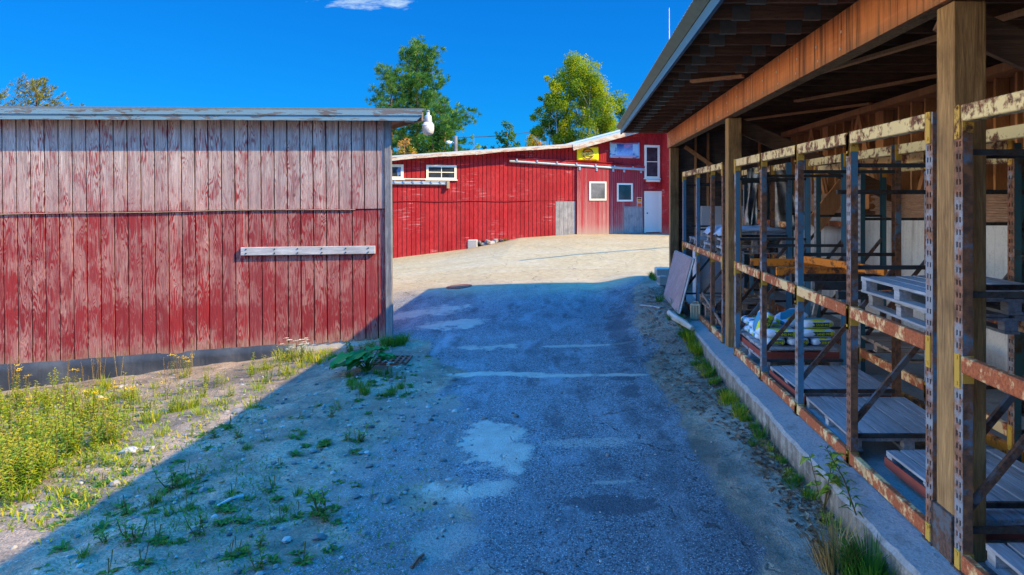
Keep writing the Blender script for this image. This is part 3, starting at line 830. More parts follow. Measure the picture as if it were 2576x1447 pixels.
    m = MB(); a = brect(1015, 1072, 449, 452); m.box(a[0], a[1], -.07, -.03, a[2], a[3]); m.build('sill_rail', MT['cream'], root)
    w, q = window(1620, 1658.5, 365, 449, .12, 1, 2); w['label'] = 'tall two sash upper window'
    a = brect(1624, 1656, 452, 458); m = MB(); m.box(a[0], a[1], -.2, -.03, a[2], a[3]); m.build('hood', MT['cream'], root)
    a = brect(1629, 1649, 459, 480); m = MB(); m.box(a[0], a[1], -.055, -.03, a[2], a[3]); m.build('patch_board', MT['barn'], root)
    # white personnel door
    u0, u1, z0, z1 = brect(1619.5, 1663, 481, 585)
    m = MB(); m.box(u0, u0 + .09, -.075, -.029, z0, z1); m.box(u1 - .09, u1, -.075, -.029, z0, z1); m.box(u0 + .09, u1 - .09, -.075, -.029, z1 - .08, z1)
    fr = m.build('door_frame', MT['cream'], root)
    m = MB(); m.box(u0 + .09, u1 - .09, -.05, -.029, z0 + .03, z1 - .08); m.box(u0 + .09, u1 - .09, -.062, -.05, z0 + .03, z0 + .12)
    d = m.build('door', MT['white_door'], root)
    m = MB(); m.lathe([(.0, 0), (.03, 0), (.035, .02), (.02, .05), (0, .055)], (0, 0, 0), 10); me = m.mesh('handle', [MT['bolt']], True)
    place('handle', me, d, (u0 + .17, -.05, z0 + 1.0), (R(90), 0, 0))
    # tracks with hangers
    def track(xa, ya, xb, yb, name, off=.12, r=.055):
        a = bp(xa, ya); b = bp(xb, yb); m = MB()
        m.tube([(a[0], -off, a[1]), (b[0], -off, b[1])], r, 8); m.bar((a[0], -off, a[1] + .06), (b[0], -off, b[1] + .06), .03, .05)
        t = m.build(name, MT['galv'], root)
        n = 7
        for i in range(n):
            f = (i + .35) / n; u = a[0] + (b[0] - a[0]) * f; z = a[1] + (b[1] - a[1]) * f
            m = MB(); m.box(u - .035, u + .035, -off - .075, -.03, z + .02, z + .13); m.build('bracket', MT['galv'], t)
        return t
    track(1280, 406, 1618, 428, 'door_track')
    a = bp(1276, 400); b = bp(1619, 421); m = MB(); m.bar((a[0], -.09, a[1]), (b[0], -.09, b[1]), .14, .09); m.bar((a[0], -.11, a[1] + .05), (b[0] * .7, -.11, b[1] * .7 + a[1] * .3 + .08), .16, .015); m.build('track_board', MT['barn'], root)
    track(960, 461, 1122, 463.5, 'window_track', .1, .05)
    a = bp(960, 457); b = bp(1126, 459); m = MB(); m.bar((a[0], -.07, a[1]), (b[0], -.07, b[1]), .07, .1); c = bp(1126, 467); m.box(c[0] - .06, c[0] + .06, -.2, -.05, c[1] - .13, c[1] + .2); m.build('track_board', MT['rake2'], root)
    # two sliding doors with little windows
    def sdoor(x0, x1, yt0, yt1, yb, off):
        u0 = bp(x0, 500)[0]; u1 = bp(x1, 500)[0]; za = bp(x0, yt0)[1]; zb = bp(x1, yt1)[1]; z0 = bp((x0 + x1) / 2, yb)[1]
        m = MB(); k = 0; u = u0
        while u < u1 - .02:
            v = min(u1, u + .105)
            zt = za + (zb - za) * ((u + v) / 2 - u0) / (u1 - u0)
            m.box(u + .009, v - .009, -off - .03, -off, z0 + random.uniform(-.015, .02), zt + random.uniform(-.01, .0)); u = v
        m.box(u0 + .01, u1 - .01, -off + .001, -off + .04, z0 + .05, za - .15)
        d = m.build('sliding_door', MT['door_boards'], root)
        for f in ((.08, .6) if x0 < 1500 else (.1, .42, .92)):
            u = u0 + (u1 - u0) * f; z = za + (zb - za) * f; m = MB(); m.box(u - .05, u + .05, -off - .06, -off - .031, z - .16, z + .10); m.lathe([(.03, 0), (.03, .02)], (u, -off - .05, z - .1), 8)
            m.build('hanger', MT['galv'], d)
        return d
    d1 = sdoor(1449.5, 1531, 420, 424, 591, .085); d2 = sdoor(1532, 1617, 424, 428, 588, .055)
    d1['label'] = 'sunlit faded red sliding door'; d2['label'] = 'shaded sliding door with a grey patch'
    def dwin(d, x0, x1, y0, y1, off, gl):
        u0, u1, z0, z1 = brect(x0, x1, y0, y1); fr = .085
        m = MB(); t = off + .032
        m.box(u0, u0 + fr, -t - .03, -t, z0, z1); m.box(u1 - fr, u1, -t - .03, -t, z0, z1); m.box(u0 + fr, u1 - fr, -t - .03, -t, z1 - fr, z1); m.box(u0 + fr, u1 - fr, -t - .03, -t, z0, z0 + fr)
        w = m.build('window', MT['cream'], d)
        m = MB(); m.box(u0 + fr * .5, u1 - fr * .5, -t - .012, -t + .001, z0 + fr * .5, z1 - fr * .5); m.build('pane', MT[gl], w)
    dwin(d1, 1480, 1523, 457, 504.5, .085, 'glass_pale'); dwin(d2, 1550, 1589.5, 461, 507, .055, 'glass')
    u0, u1, z0, z1 = brect(1568, 1615, 523, 586.5)
    m = MB(); k = u0
    while k < u1: m.box(k + .004, min(u1, k + .14) - .004, -.112, -.09, z0 + random.uniform(0, .03), z1 + random.uniform(-.01, .01)); k += .14
    m.box(u0 - .03, u1 + .03, -.12, -.088, z1 + .012, z1 + .06)
    m.build('grey_patch', MT['grey_boards'], d2)
    u0, u1, z0, z1 = brect(1397, 1447, 507, 594)
    m = MB(); k = u0
    while k < u1 - .05: m.box(k + .006, min(u1, k + .21) - .006, -.032, -.016, z0 - .05 + random.uniform(0, .04), z1); k += .21
    m.build('bare_boards', MT['grey_boards'], root)
    # unseen guessed block behind the shed, added to shade the right of the facade
    inv = Matrix.Rotation(-math.atan(BK), 4, 'Z')
    c = inv @ (Vector((5.25, 33.0, 0)) - Vector((0, BY0, 0)))
    m = MB(); m.box(c.x, c.x + 6, c.y, 0, .2, 9.0); m.build('shade_wing', MT['barn'], root)
    m = MB(); m.box(c.x - .25, c.x + 6.4, c.y - .3, .3, 9.02, 9.2); m.build('shade_wing_roof', MT['barnroof'], root)
    # gap in the foot with loose stones
    m = MB(); a = brect(1182, 1312, 604, 628); m.box(a[0], a[1], .0, .25, a[2] - .3, a[3] + .1); m.build('foundation_gap', MT['dark'], root)
    # cloth banners and signs are things of their own
    return root
MT['shard'] = plain('blue_glass_shard', (.10, .18, .36), .2, 0, .5, 4)
barn()
ROTB = math.atan(BK)

def banner(name, label, x0, x1, y0, y1, off, mat, sag=.03, nx=14, ny=9):
    u0, u1, z0, z1 = brect(x0, x1, y0, y1)
    ctr = bpt((x0 + x1) / 2, y1, off); W = u1 - u0; H = z1 - z0
    m = MB(); vs = []
    for j in range(ny + 1):
        for i in range(nx + 1):
            s, t = i / nx, j / ny
            yy = -.012 * math.sin(s * 7 + t * 3) - .02 * math.sin(s * math.pi) * math.sin(t * math.pi) - .008 * math.sin(s * 19)
            vs.append(((s - .5) * W, yy, t * H - sag * math.sin(s * math.pi) * (t ** 2) * .6 + .01 * math.sin(s * 9) * (t > .95)))
    fs = [(j * (nx + 1) + i, j * (nx + 1) + i + 1, (j + 1) * (nx + 1) + i + 1, (j + 1) * (nx + 1) + i) for j in range(ny) for i in range(nx)]
    m.add(vs, fs); r = empty(name, ctr, label, 'banner', rot=(0, 0, ROTB))
    o = m.build('cloth', mat, r, True); md = o.modifiers.new('solid', 'SOLIDIFY'); md.thickness = .004
    return r, W, H
MT['yellow_cloth'] = plain('yellow_cloth', (.95, .80, .008), .7, 0, .06, 3)
MT['ink_brown'] = plain('brown_print', (.14, .06, .05), .7, 0, .1); MT['ink_orange'] = plain('orange_print', (.80, .28, .01), .7, 0, .1)
MT['ink_black'] = plain('black_print', (.02, .02, .02), .7, 0, .1); MT['ink_gold'] = plain('pale_gold_print', (.85, .68, .10), .7, 0, .1)
r, W, H = banner('yellow_banner', 'bright yellow cloth banner with a brown oval emblem hanging under the barn roof', 1450, 1504, 368, 404, .075, MT['yellow_cloth'])
m = MB(); cy = H * .48
def ell(m, rx, rz, y, n=36, hole=None, z0=None, cx=0):
    z0 = cy if z0 is None else z0
    pts = [(cx + rx * math.cos(2 * math.pi * k / n), z0 + rz * math.sin(2 * math.pi * k / n)) for k in range(n)]
    if hole is None: m.prism(pts, y - .003, y)
    else:
        for k in range(n):
            k2 = (k + 1) % n; a, b = pts[k], pts[k2]
            f = lambda p: (cx + (p[0] - cx) * hole, z0 + (p[1] - z0) * hole)
            m.prism([a, b, f(b), f(a)], y - .003, y)
ell(m, .30, .27, -.046, hole=.80); m.build('emblem_ring', MT['ink_brown'], r)
m = MB(); ell(m, .2, .16, -.044, z0=cy + .05); m.build('emblem_sun', MT['ink_orange'], r)
m = MB(); m.prism([(-.33, cy - .09), (.33, cy - .09), (.35, cy), (.31, cy + .06), (-.31, cy + .06), (-.35, cy)], -.056, -.050); m.build('emblem_band', MT['ink_gold'], r)
m = MB(); ell(m, .15, .022, -.052, z0=cy + .10, n=16); m.build('emblem_bar', MT['ink_brown'], r)
me = text_mesh('Cabot', .21, sx=1.15); me.materials.append(MT['ink_black']); place('lettering', me, r, (0, -.06, cy - .015), (R(90), 0, 0))
m = MB(); m.box(.16, .44, -.047, -.043, .06, .085); m.build('print_line', MT['ink_brown'], r)

def winter_cloth():
    M = Mat('printed_winter_banner', .65); x, y, z = M.sep()
    n = M.noise(scale=3.2, detail=5, dist=.6); n2 = M.noise(M.map(scale=(1, 1, 2)), 6, 5, .7)
    def rect(x0, x1, z0, z1):
        a = M.math('MULTIPLY', M.math('GREATER_THAN', x, x0), M.math('LESS_THAN', x, x1))
        b = M.math('MULTIPLY', M.math('GREATER_THAN', z, z0), M.math('LESS_THAN', z, z1))
        return M.math('MULTIPLY', a, b)
    col = M.mix(M.rng(n, .52, .60), (.34, .52, .62), (.05, .18, .36))
    scene = M.mix(M.rng(M.math('ADD', z, M.math('MULTIPLY', n, .5)), .50, .95), (.22, .40, .66), (.02, .06, .26))
    scene = M.mix(M.rng(n2, .56, .66), scene, (.02, .08, .16))
    scene = M.mix(M.math('MULTIPLY', rect(-.05, .42, .50, .68), M.rng(n, .42, .55)), scene, (.55, .22, .36))
    col = M.mix(rect(-.43, .43, .17, .70), col, scene)
    col = M.mix(rect(-.74, .74, .71, .81), col, (.50, .14, .18))
    col = M.mix(rect(-.70, .62, .05, .14), col, (.44, .30, .42))
    M.color(col); return M.done()
r, W, H = banner('winter_banner', 'pale blue cloth banner printed with a snowy winter scene, left of the tall upper window', 1533, 1608, 356.5, 398, .06, winter_cloth())

# warning notices stapled to the sliding door
MT['sign_white'] = plain('white_sign_card', (.72, .70, .68), .5, 0, .05); MT['sign_orange'] = plain('orange_fluorescent', (.95, .26, .02), .5, 0, .05); MT['sign_red'] = plain('red_sign_ink', (.85, .10, .02), .5, 0, .05)
def notice(name, label, x0, x1, y0, y1, top, main, mat):
    u0, u1, z0, z1 = brect(x0, x1, y0, y1); W = u1 - u0; H = z1 - z0
    r = empty(name, bpt((x0 + x1) / 2, y1, .096), label, 'sign', rot=(0, 0, ROTB))
    m = MB(); m.box(-W / 2, W / 2, -.008, 0, 0, H); m.build('card', MT['sign_white'], r)
    m = MB(); m.box(-W / 2 + .016, W / 2 - .016, -.011, -.0085, .016, H - .016); m.build('panel', mat, r)
    if top is not None:
        m = MB(); m.box(-W / 2 + .03, W / 2 - .03, -.014, -.0115, H - .085, H - .03); m.build('header', MT['ink_black'], r)
    for k, (tx, sz, zz) in enumerate(main):
        me = text_mesh(tx, sz); me.materials.append(MT['ink_black']); place('lettering', me, r, (0, -.014, H * zz), (R(90), 0, 0))
notice('warning_sign', 'white edged orange notice reading CLOSED on the sliding door beside the white door', 1600, 1612.5, 496.5, 509.5, '', [('CLOSED', .05, .40)], MT['sign_orange'])
notice('warning_sign', 'red orange notice reading KEEP OUT just below the CLOSED notice', 1600, 1612.5, 510.5, 522.5, None, [('KEEP', .052, .66), ('OUT', .052, .34)], MT['sign_red'])
# ------------------------------------------------------------------ open lumber shed on the right
YE = 16.62                       # far end of the shed roof
def shed():
    root = empty('lumber_shed', (2.345, 4.2, .26), 'open fronted lumber shed with a long rust brown beam and dark joists, right of driveway', 'shed')
    off = root.location
    B = lambda m, n, mat, par=root, **k: m.build(n, MT[mat], par, off=off if par is not None else None, **k)
    # posts
    for y in (-1.8, 4.2, 10.28, 16.36):
        m = MB(); m.box(2.345, 2.55, y, y + .2, .262, 3.72); p = B(m, 'post', 'post', bevel=.008)
        if y == 4.2: m = MB(); m.box(2.32, 2.344, y - .02, y + .22, .264, .55); m.box(2.32, 2.56, y + .201, y + .21, .264, .55); B(m, 'post_shoe', 'brace', p)
    # tie boards running down from each post head to the rear wall
    for y in (4.35, 10.42):
        m = MB(); m.bar((2.40, y + .09, 3.70), (4.95, y + .09, 2.55), .05, .22, up=(0, 0, 1)); B(m, 'tie_brace', 'joist')
    # built-up beam
    m = MB(); ys = [-6, -1.7, 4.35, 10.4, YE - .02]
    for a, b in zip(ys[:-1], ys[1:]): m.box(2.305, 2.345, a + .002, b - .002, 3.725, 4.098)
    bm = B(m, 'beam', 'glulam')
    m = MB(); m.box(2.346, 2.47, -6, YE - .03, 3.735, 4.097); B(m, 'beam_core', 'post', bm)
    m = MB()
    for y in np.arange(1.5, 16.5, .62):
        for z in (3.79, 3.93, 4.05):
            if random.random() < .7:
                yy = y + random.uniform(-.1, .1); m.box(2.300, 2.3045, yy - .011, yy + .011, z - .011, z + .011)
    B(m, 'nail_heads', 'nail', bm)
    # trusses: bottom chord, gusset plates, slanted web
    y = -5.6; k = 0; proto = None
    while y < YE - .05:
        if proto is None:
            m = MB(); m.box(1.20, 8.75, -.019, .019, 4.10, 4.235); m.bar((1.2, 0, 4.30), (5.0, 0, 5.22), .037, .12); m.bar((8.75, 0, 4.30), (5.0, 0, 5.22), .037, .12)
            m.bar((3.2, .0, 4.24), (3.9, 0, 4.85), .036, .09); m.bar((3.9, 0, 4.85), (4.6, 0, 4.24), .036, .09)
            m.v = [(p[0] - off.x, p[1], p[2] - off.z) for p in m.v]
            me = m.mesh('roof_truss', [MT['joist']]); m.fixn(me); proto = me
            m = MB(); m.box(1.42, 1.58, -.022, .022, 4.09, 4.215); m.v = [(p[0] - off.x, p[1], p[2] - off.z) for p in m.v]; gp = m.mesh('gusset_plate', [MT['gusset']]); m.fixn(gp)
            m = MB(); m.box(2.02, 2.17, -.022, .022, 4.09, 4.215); m.v = [(p[0] - off.x, p[1], p[2] - off.z) for p in m.v]; gp2 = m.mesh('gusset_plate', [MT['gusset']]); m.fixn(gp2)
        t = place('roof_truss', proto, root, (0, y - off.y, 0))
        place('gusset_plate', gp, t); place('gusset_plate', gp2, t, (random.uniform(-.04, .05), 0, 0))
        y += .508; k += 1
    for a, b in (((2.9, 9.0, 4.06), (3.9, 5.2, 4.06)), ((2.75, 14.6, 4.06), (4.9, 11.2, 4.06)), ((3.6, 11, 4.07), (4.9, 8.2, 4.07)), ((1.6, 9.2, 4.08), (2.2, 8.8, 4.08))):
        m = MB(); m.bar(a, b, .09, .035); B(m, 'lateral_brace', 'stud')
    # corrugated roof
    RZ = lambda x: 4.235 + .245 * ((x - 1.17) if x < 5 else (5 - 1.17) - (x - 5))
    m = MB(); ys = np.arange(-6.2, YE + .01, .022)
    xs = [1.075, 1.6, 5.0, 8.4, 8.93]; vs = []
    for yy in ys:
        dz = .010 * math.sin(yy * 2 * math.pi / .11)
        for x in xs: vs.append((x, yy, RZ(x) + dz + .05))
    n = len(xs); fs = [(i * n + k, i * n + k + 1, (i + 1) * n + k + 1, (i + 1) * n + k) for i in range(len(ys) - 1) for k in range(n - 1)]
    m.add(vs, fs); o = B(m, 'roof', 'roofsheet', smooth_=True); md = o.modifiers.new('solid', 'SOLIDIFY'); md.thickness = .006
    m = MB()
    for x0, x1 in ((1.2, 5.0), (5.0, 8.8)):
        m.add([(x0, -6.1, RZ(x0)), (x1, -6.1, RZ(x1)), (x1, YE, RZ(x1)), (x0, YE, RZ(x0)), (x0, -6.1, RZ(x0) + .03), (x1, -6.1, RZ(x1) + .03), (x1, YE, RZ(x1) + .03), (x0, YE, RZ(x0) + .03)],
              [(0, 1, 2, 3), (4, 5, 6, 7), (0, 1, 5, 4), (1, 2, 6, 5), (2, 3, 7, 6), (3, 0, 4, 7)])
    B(m, 'roof_deck', 'deck')
    m = MB(); m.box(1.165, 1.199, -6.1, YE, 4.065, 4.175); B(m, 'fascia', 'fascia_shed')
    m = MB(); m.bar((1.115, -6.15, 4.215), (1.115, YE + .01, 4.215), .115, .022, up=(.62, 0, 1)); B(m, 'eave_trim', 'trim')
    # gable end beyond the last bay
    m = MB(); m.prism([(2.36, .2), (8.6, .2), (8.6, 4.2), (5.0, 5.15), (1.2, 4.24), (1.2, 4.1), (2.36, 4.1)], 16.565, 16.60); B(m, 'end_wall', 'sheath_in')
    m = MB()
    for z in np.arange(.5, 4.0, .235): m.box(2.56, 5.0, 16.545, 16.562, z, z + .2 + random.uniform(-.012, .012))
    B(m, 'end_boarding', 'sheath_in')
    for x in (2.95, 3.25, 3.9, 4.5):
        m = MB(); m.box(x, x + .045, 16.43, 16.544, .262, 4.09); B(m, 'stud', 'stud')
    m = MB(); m.bar((2.7, 16.40, 3.75), (4.2, 16.40, 2.7), .035, .09); B(m, 'wall_brace', 'stud')
    # back: concrete wall, ledge, studs, sheathing, header
    m = MB(); m.box(4.98, 5.45, -6, 16.54, .262, 2.20); B(m, 'concrete_wall', 'conc_wall')
    m = MB(); m.box(5.40, 5.44, -6, 16.54, 2.202, 4.098); B(m, 'rear_sheathing', 'sheath')
    m = MB(); m.box(5.05, 5.39, -6, 16.54, 3.99, 4.095); B(m, 'header', 'stud')
    yy = 1.2
    while yy < 16.4:
        w = .045 if random.random() < .8 else .3
        m = MB(); m.box(5.22, 5.39, yy, yy + w, 2.205, 3.985); B(m, 'stud', 'stud'); yy += random.choice((.41, .41, .30, .55))
    for y in (6.4, 9.4, 12.2, 14.6):
        for s in (-1, 1):
            m = MB(); m.bar((5.12, y, 3.98), (5.14, y + s * .85, 2.3), .04, .10); B(m, 'knee_brace', 'stud')
    # far side of the building
    m = MB(); m.box(8.55, 8.6, -6, 16.56, .26, 4.2); B(m, 'rear_wall', 'sheath')
    m = MB(); m.box(2.35, 8.6, -6.05, -6.0, .0, 4.2); B(m, 'near_end_wall', 'sheath')
    return root
MT['trim'] = plain('greenish_eave_trim', (.09, .13, .11), .6, .2, .3, 6)
shed()

# ------------------------------------------------------------------ pallet racks
def upright_mesh(H, slots=True):
    m = MB(); w, d, t = .043, .062, .004
    m.box(t, d, -w, -w + t, 0, H, 0); m.box(t, d, w - t, w, 0, H, 0)
    if not slots: m.box(0, t, -w, w, 0, H, 1)
    else:
        for a, b in ((-w, -.024), (-.009, .009), (.024, w)): m.box(0, t, a, b, 0, H, 1)
        z = .0; pitch = .076
        while z < H:
            e = min(H, z + .043)
            for a, b in ((-.024, -.009), (.009, .024)): m.box(.0002, t - .0002, a, b, z, e, 1)
            z += pitch
    me = m.mesh('upright', [MT['upright'], MT['upright_face']]); return me
def foot_mesh():
    m = MB(); m.box(-.02, .085, -.06, .06, 0, .008); return m.mesh('foot_plate', [MT['brace']])
UPM = {}
FOOT = foot_mesh()
def connector_mesh(s):
    m = MB(); m.box(-.010, -.0008, -.026, .028, -.15, .055); y = -.0485 * s
    m.box(-.002, .066, min(y, y + .004 * s), max(y, y + .004 * s), -.115, .05)
    for z in (-.12, .035): m.box(-.016, -.0101, -.011, .011, z - .011, z + .011)
    return m.mesh('connector', [MT['yellow_plain']])
CONN = {1: connector_mesh(1), -1: connector_mesh(-1)}
def rack(label, X0, X1, ys, front, back, H, braces, mats, group, zb=.262, rear=False, skip=()):
    r = empty('pallet_rack', (X0, ys[-1], zb), label, 'rack', group)
    o = r.location
    if H not in UPM: UPM[H] = upright_mesh(H)
    umf = UPM[H]
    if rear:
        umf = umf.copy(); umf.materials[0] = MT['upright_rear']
    for y in ys:
        u = place('upright', umf, r, (0, y - o.y, 0)); place('foot_plate', FOOT, u)
        u = place('upright', umf, r, (X1 - X0, y - o.y, 0), (0, 0, math.pi)); place('foot_plate', FOOT, u)
        for (xa, za), (xb, zb_) in braces:
            m = MB(); m.bar((X0 + .05 + xa * (X1 - X0 - .1), y, za), (X0 + .05 + xb * (X1 - X0 - .1), y, zb_), .03, .045 if abs(za - zb_) > .1 else .035)
            m.build('brace', MT['brace' if abs(za - zb_) > .1 else 'dark_steel'], r, off=o)
    for (lv, xx, sgn) in [(l, X0, 1) for l in front] + [(l, X1, -1) for l in back]:
        z, mat = lv
        for ya, yb in zip(ys[:-1], ys[1:]):
            a, b = min(ya, yb), max(ya, yb)
            if (round(z, 2), round(a, 1), sgn) in skip: continue
            m = MB(); x0, x1 = (xx - .012, xx + .04) if sgn == 1 else (xx - .04, xx + .012)
            m.box(x0, x1, a + .046, b - .046, z - .10, z)
            if sgn == 1: m.box(x1 + .0005, x1 + .032, a + .05, b - .05, z - .10, z - .045)
            bm = m.build('beam', MT[mat], r, off=o, bevel=.006)
            for yy, s in ((a, -1), (b, 1)):
                c = place('connector', CONN[s if sgn == 1 else -s], bm, (xx - o.x, yy - o.y, z - .05 - o.z), (0, 0, 0 if sgn == 1 else math.pi))
    return r
BR = [((0, .50), (1, .50)), ((.0, .62), (1, 1.78)), ((0, 1.92), (1, 1.92)), ((0, 2.78), (1, 2.78))]
Hf = 2.80
TOP, MIDL, LOW = (3.06, 'yellow_hi'), (1.60, 'yellow_mid'), (.375, 'yellow_mid')
g = 'steel pallet racks in the lumber shed'
FX, FB = 2.33, 3.40
rack('rusty steel pallet rack at the front row far end, beyond the distant wooden post', FX, FB, [14.4, 12.85, 11.5, 10.62], [TOP, MIDL, LOW], [TOP, MIDL], Hf, BR, None, g)
rack('rusty steel pallet rack between the two wooden posts, holding bags and pallets', FX, FB, [9.78, 8.44, 7.10, 5.76, 4.46], [TOP, MIDL, LOW], [TOP, MIDL], Hf, BR, None, g)
rack('rusty steel pallet rack nearest the camera, right of the big wooden post', FX, FB, [4.12, 2.75, 1.4], [TOP, (1.56, 'yellow_mid'), LOW], [TOP, (1.56, 'yellow_mid')], Hf, BR, None, g)
BR2 = [((0, .55), (1, .55)), ((0, .7), (1, 1.9)), ((0, 2.24), (1, 2.24))]
BX0, BX1 = 3.66, 4.72
RT, RM, RL = (2.985, 'yellow_hi'), (2.10, 'yellow_mid'), (.60, 'yellow_mid')
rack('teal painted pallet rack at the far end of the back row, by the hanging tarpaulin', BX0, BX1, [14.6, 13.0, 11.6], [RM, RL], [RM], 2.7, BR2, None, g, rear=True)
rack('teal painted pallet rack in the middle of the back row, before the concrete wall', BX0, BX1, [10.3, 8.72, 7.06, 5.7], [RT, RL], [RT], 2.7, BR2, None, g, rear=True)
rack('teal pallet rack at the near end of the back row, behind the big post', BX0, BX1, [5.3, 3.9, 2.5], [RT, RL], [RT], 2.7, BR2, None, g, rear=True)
# loose beams and bars lying across the middle level
def loose(name, label, cat, a, b, w, h, mat, group=None):
    m = MB(); a = Vector(a); b = Vector(b); m.bar(a, b, w, h)
    return tag(m.build(name, MT[mat], None, off=a, loc=a, bevel=.004), label, cat, group)
MT['yellow_loose'] = rustpaint('orange_beam_paint', (.72, .22, .02), (.30, .09, .02), .58, sc_=8)
gl = 'loose rack beams on the middle shelf'
loose('loose_beam', 'orange yellow beam lying across the middle shelf just above the sand mix bags', 'beam', (2.40, 8.05, 1.645), (3.38, 7.95, 1.645), .05, .10, 'yellow_loose', gl)
loose('loose_beam', 'orange yellow beam lying across the shelf behind the one above the sand mix bags', 'beam', (2.40, 9.20, 1.645), (3.38, 9.05, 1.645), .05, .10, 'yellow_loose', gl)
loose('loose_beam', 'orange yellow beam slanting back along the middle shelf over the sand mix bags', 'beam', (2.95, 9.0, 1.72), (3.35, 7.3, 1.72), .05, .09, 'yellow_loose', gl)
loose('loose_beam', 'dark steel bar laid across the middle shelf in front of the two stacked pallets', 'beam', (2.38, 6.15, 1.63), (3.38, 6.15, 1.63), .06, .07, 'dark_steel', gl)
loose('loose_beam', 'dark steel bar laid across the middle shelf left of the two stacked pallets', 'beam', (2.38, 6.75, 1.64), (3.38, 6.75, 1.64), .06, .08, 'dark_steel', gl)
loose('loose_beam', 'dark steel bar laid across the shelf nearer the orange beams', 'beam', (2.38, 7.45, 1.64), (3.38, 7.45, 1.64), .06, .08, 'dark_steel', gl)
loose('loose_beam', 'dark steel bar high under the yellow top beam of the middle rack', 'beam', (2.40, 6.2, 2.56), (4.6, 6.2, 2.56), .04, .04, 'dark_steel', gl)
loose('loose_beam', 'yellow beam lying on the slab behind the low plank pallets', 'beam', (3.5, 8.6, .33), (3.85, 5.4, .33), .06, .09, 'yellow_loose', 'yellow beams lying on the slab')
loose('loose_beam', 'yellow beam lying on the slab at the far right behind the big post', 'beam', (3.45, 6.1, .33), (3.75, 3.4, .33), .06, .09, 'yellow_loose', 'yellow beams lying on the slab')

# ------------------------------------------------------------------ pallets
def pallet(label, cx, cy, z, W=.95, L=1.24, along='y', nb=7, gap=.012, mat='pallet', rot=0., H=.125, group='wooden pallets in the racks', side=None, jitter=.01, drop=()):
    """W across x, L along y; top boards run along y or x"""
    r = empty('pallet', (cx, cy, z), label, 'pallet', group, (0, 0, rot))
    t = .02; mm = MT[mat]
    if along == 'y': U, V = W, L
    else: U, V = L, W
    def bx(m, u0, u1, v0, v1, z0, z1):
        if along == 'y': m.box(u0, u1, v0, v1, z0, z1)
        else: m.box(v0, v1, u0, u1, z0, z1)
    bw = (U - gap * (nb - 1)) / nb
    for k in range(nb):
        if k in drop: continue
        u0 = -U / 2 + k * (bw + gap); m = MB(); j = random.uniform(-jitter, jitter); e = random.uniform(-.004, .003)
        bx(m, u0, u0 + bw - random.uniform(0, .006), -V / 2 + j, V / 2 + j, H - t + e, H + e); m.build('top_board', mm, r)
    for v in (-V / 2 + .05, 0, V / 2 - .05):
        m = MB(); bx(m, -U / 2, U / 2, v - .045, v + .045, H - 2 * t, H - t - .003)
        for u in (-U / 2 + .05, 0, U / 2 - .05): bx(m, u - .045, u + .045, v - .04, v + .04, t, H - 2 * t)
        m.build('stringer', mm, r)
    for k in range(3):
        u = (-U / 2 + .05, 0, U / 2 - .05)[k]; m = MB(); bx(m, u - .05, u + .05, -V / 2, V / 2, 0, t - .001); m.build('bottom_board', mm, r)
    if side:
        m = MB(); m.box(-W / 2 - .012, -W / 2 - .001, -L / 2, L / 2, .0, .075); m.box(-W / 2, W / 2, -L / 2 - .012, -L / 2 - .001, .0, .085); m.build('painted_edge', MT[side], r)
    return r
pallet('grey plank pallet on the lowest level, nearest beside the sand mix bags', 2.93, 7.78, .335, 1.0, 1.16, 'y', 7, rot=.02, side='pallet_red')
pallet('grey plank pallet on the lowest level, middle one, just left of the big post', 2.90, 6.44, .335, 1.0, 1.20, 'y', 7, rot=-.02)
pallet('grey plank pallet with a red edge on the lowest level, behind the big post', 3.02, 4.95, .335, .92, 1.2, 'y', 8, rot=.03, gap=.02, side='pallet_red')
pallet('grey plank pallet on the lowest level at the right edge of the picture', 2.95, 3.45, .335, 1.0, 1.2, 'y', 8, gap=.02)
pallet('blue grey pallet on top of another on the middle shelf, left of the big post', 2.92, 5.10, 1.728, 1.02, 1.16, 'y', 7, rot=.03, H=.13)
pallet('weathered pallet under another on the middle shelf, left of the big post', 2.95, 5.12, 1.597, 1.0, 1.16, 'y', 6, rot=-.04, gap=.03, H=.13)
pallet('pale pallet under the sand mix bags, upper one of two', 2.91, 9.36, .462, .96, 1.34, 'x', 6, gap=.05, side='pallet_red')
pallet('pale pallet on the bottom level, lower one under the sand mix bags', 2.91, 9.38, .335, .98, 1.34, 'x', 6, gap=.05, rot=.02)
pallet('white pallet at the far end of the middle shelf, left end of the covered stack', 2.92, 13.6, 1.60, 1.0, 1.1, 'x', 6, gap=.05, group='pallets stacked on the far middle shelf')
for k in range(3):
    pallet(['lowest', 'middle', 'topmost'][k] + ' pallet of the stack under a blue tarpaulin on the far middle shelf', 2.95 + .02 * k, 11.75 - .03 * k, 1.60 + .128 * k, 1.1, 1.35, 'x', 7, gap=.03, rot=(.03, -.02, .02)[k], group='pallets stacked on the far middle shelf', mat='pallet')
pallet('broken brown pallet tilted on the bottom level beside the leaning panel', 2.90, 12.2, .60, 1.0, 1.2, 'x', 6, gap=.09, rot=.06, mat='pallet_brown', group='broken pallets at the far bottom level', drop=(3,))
pallet('broken brown pallet under another on the bottom level near the tan case', 2.92, 11.1, .335, 1.0, 1.2, 'x', 6, gap=.09, rot=-.05, mat='pallet_brown', group='broken pallets at the far bottom level', drop=(2, 4))
pallet('brown pallet on the slab under the tilted broken one', 2.90, 12.4, .30, 1.0, 1.2, 'x', 6, gap=.06, rot=.02, mat='pallet_brown', group='broken pallets at the far bottom level', H=.29)
pallet('dark brown pallet standing low behind the sand mix bags', 4.15, 8.3, .64, .95, 1.15, 'x', 6, gap=.04, mat='pallet_brown')
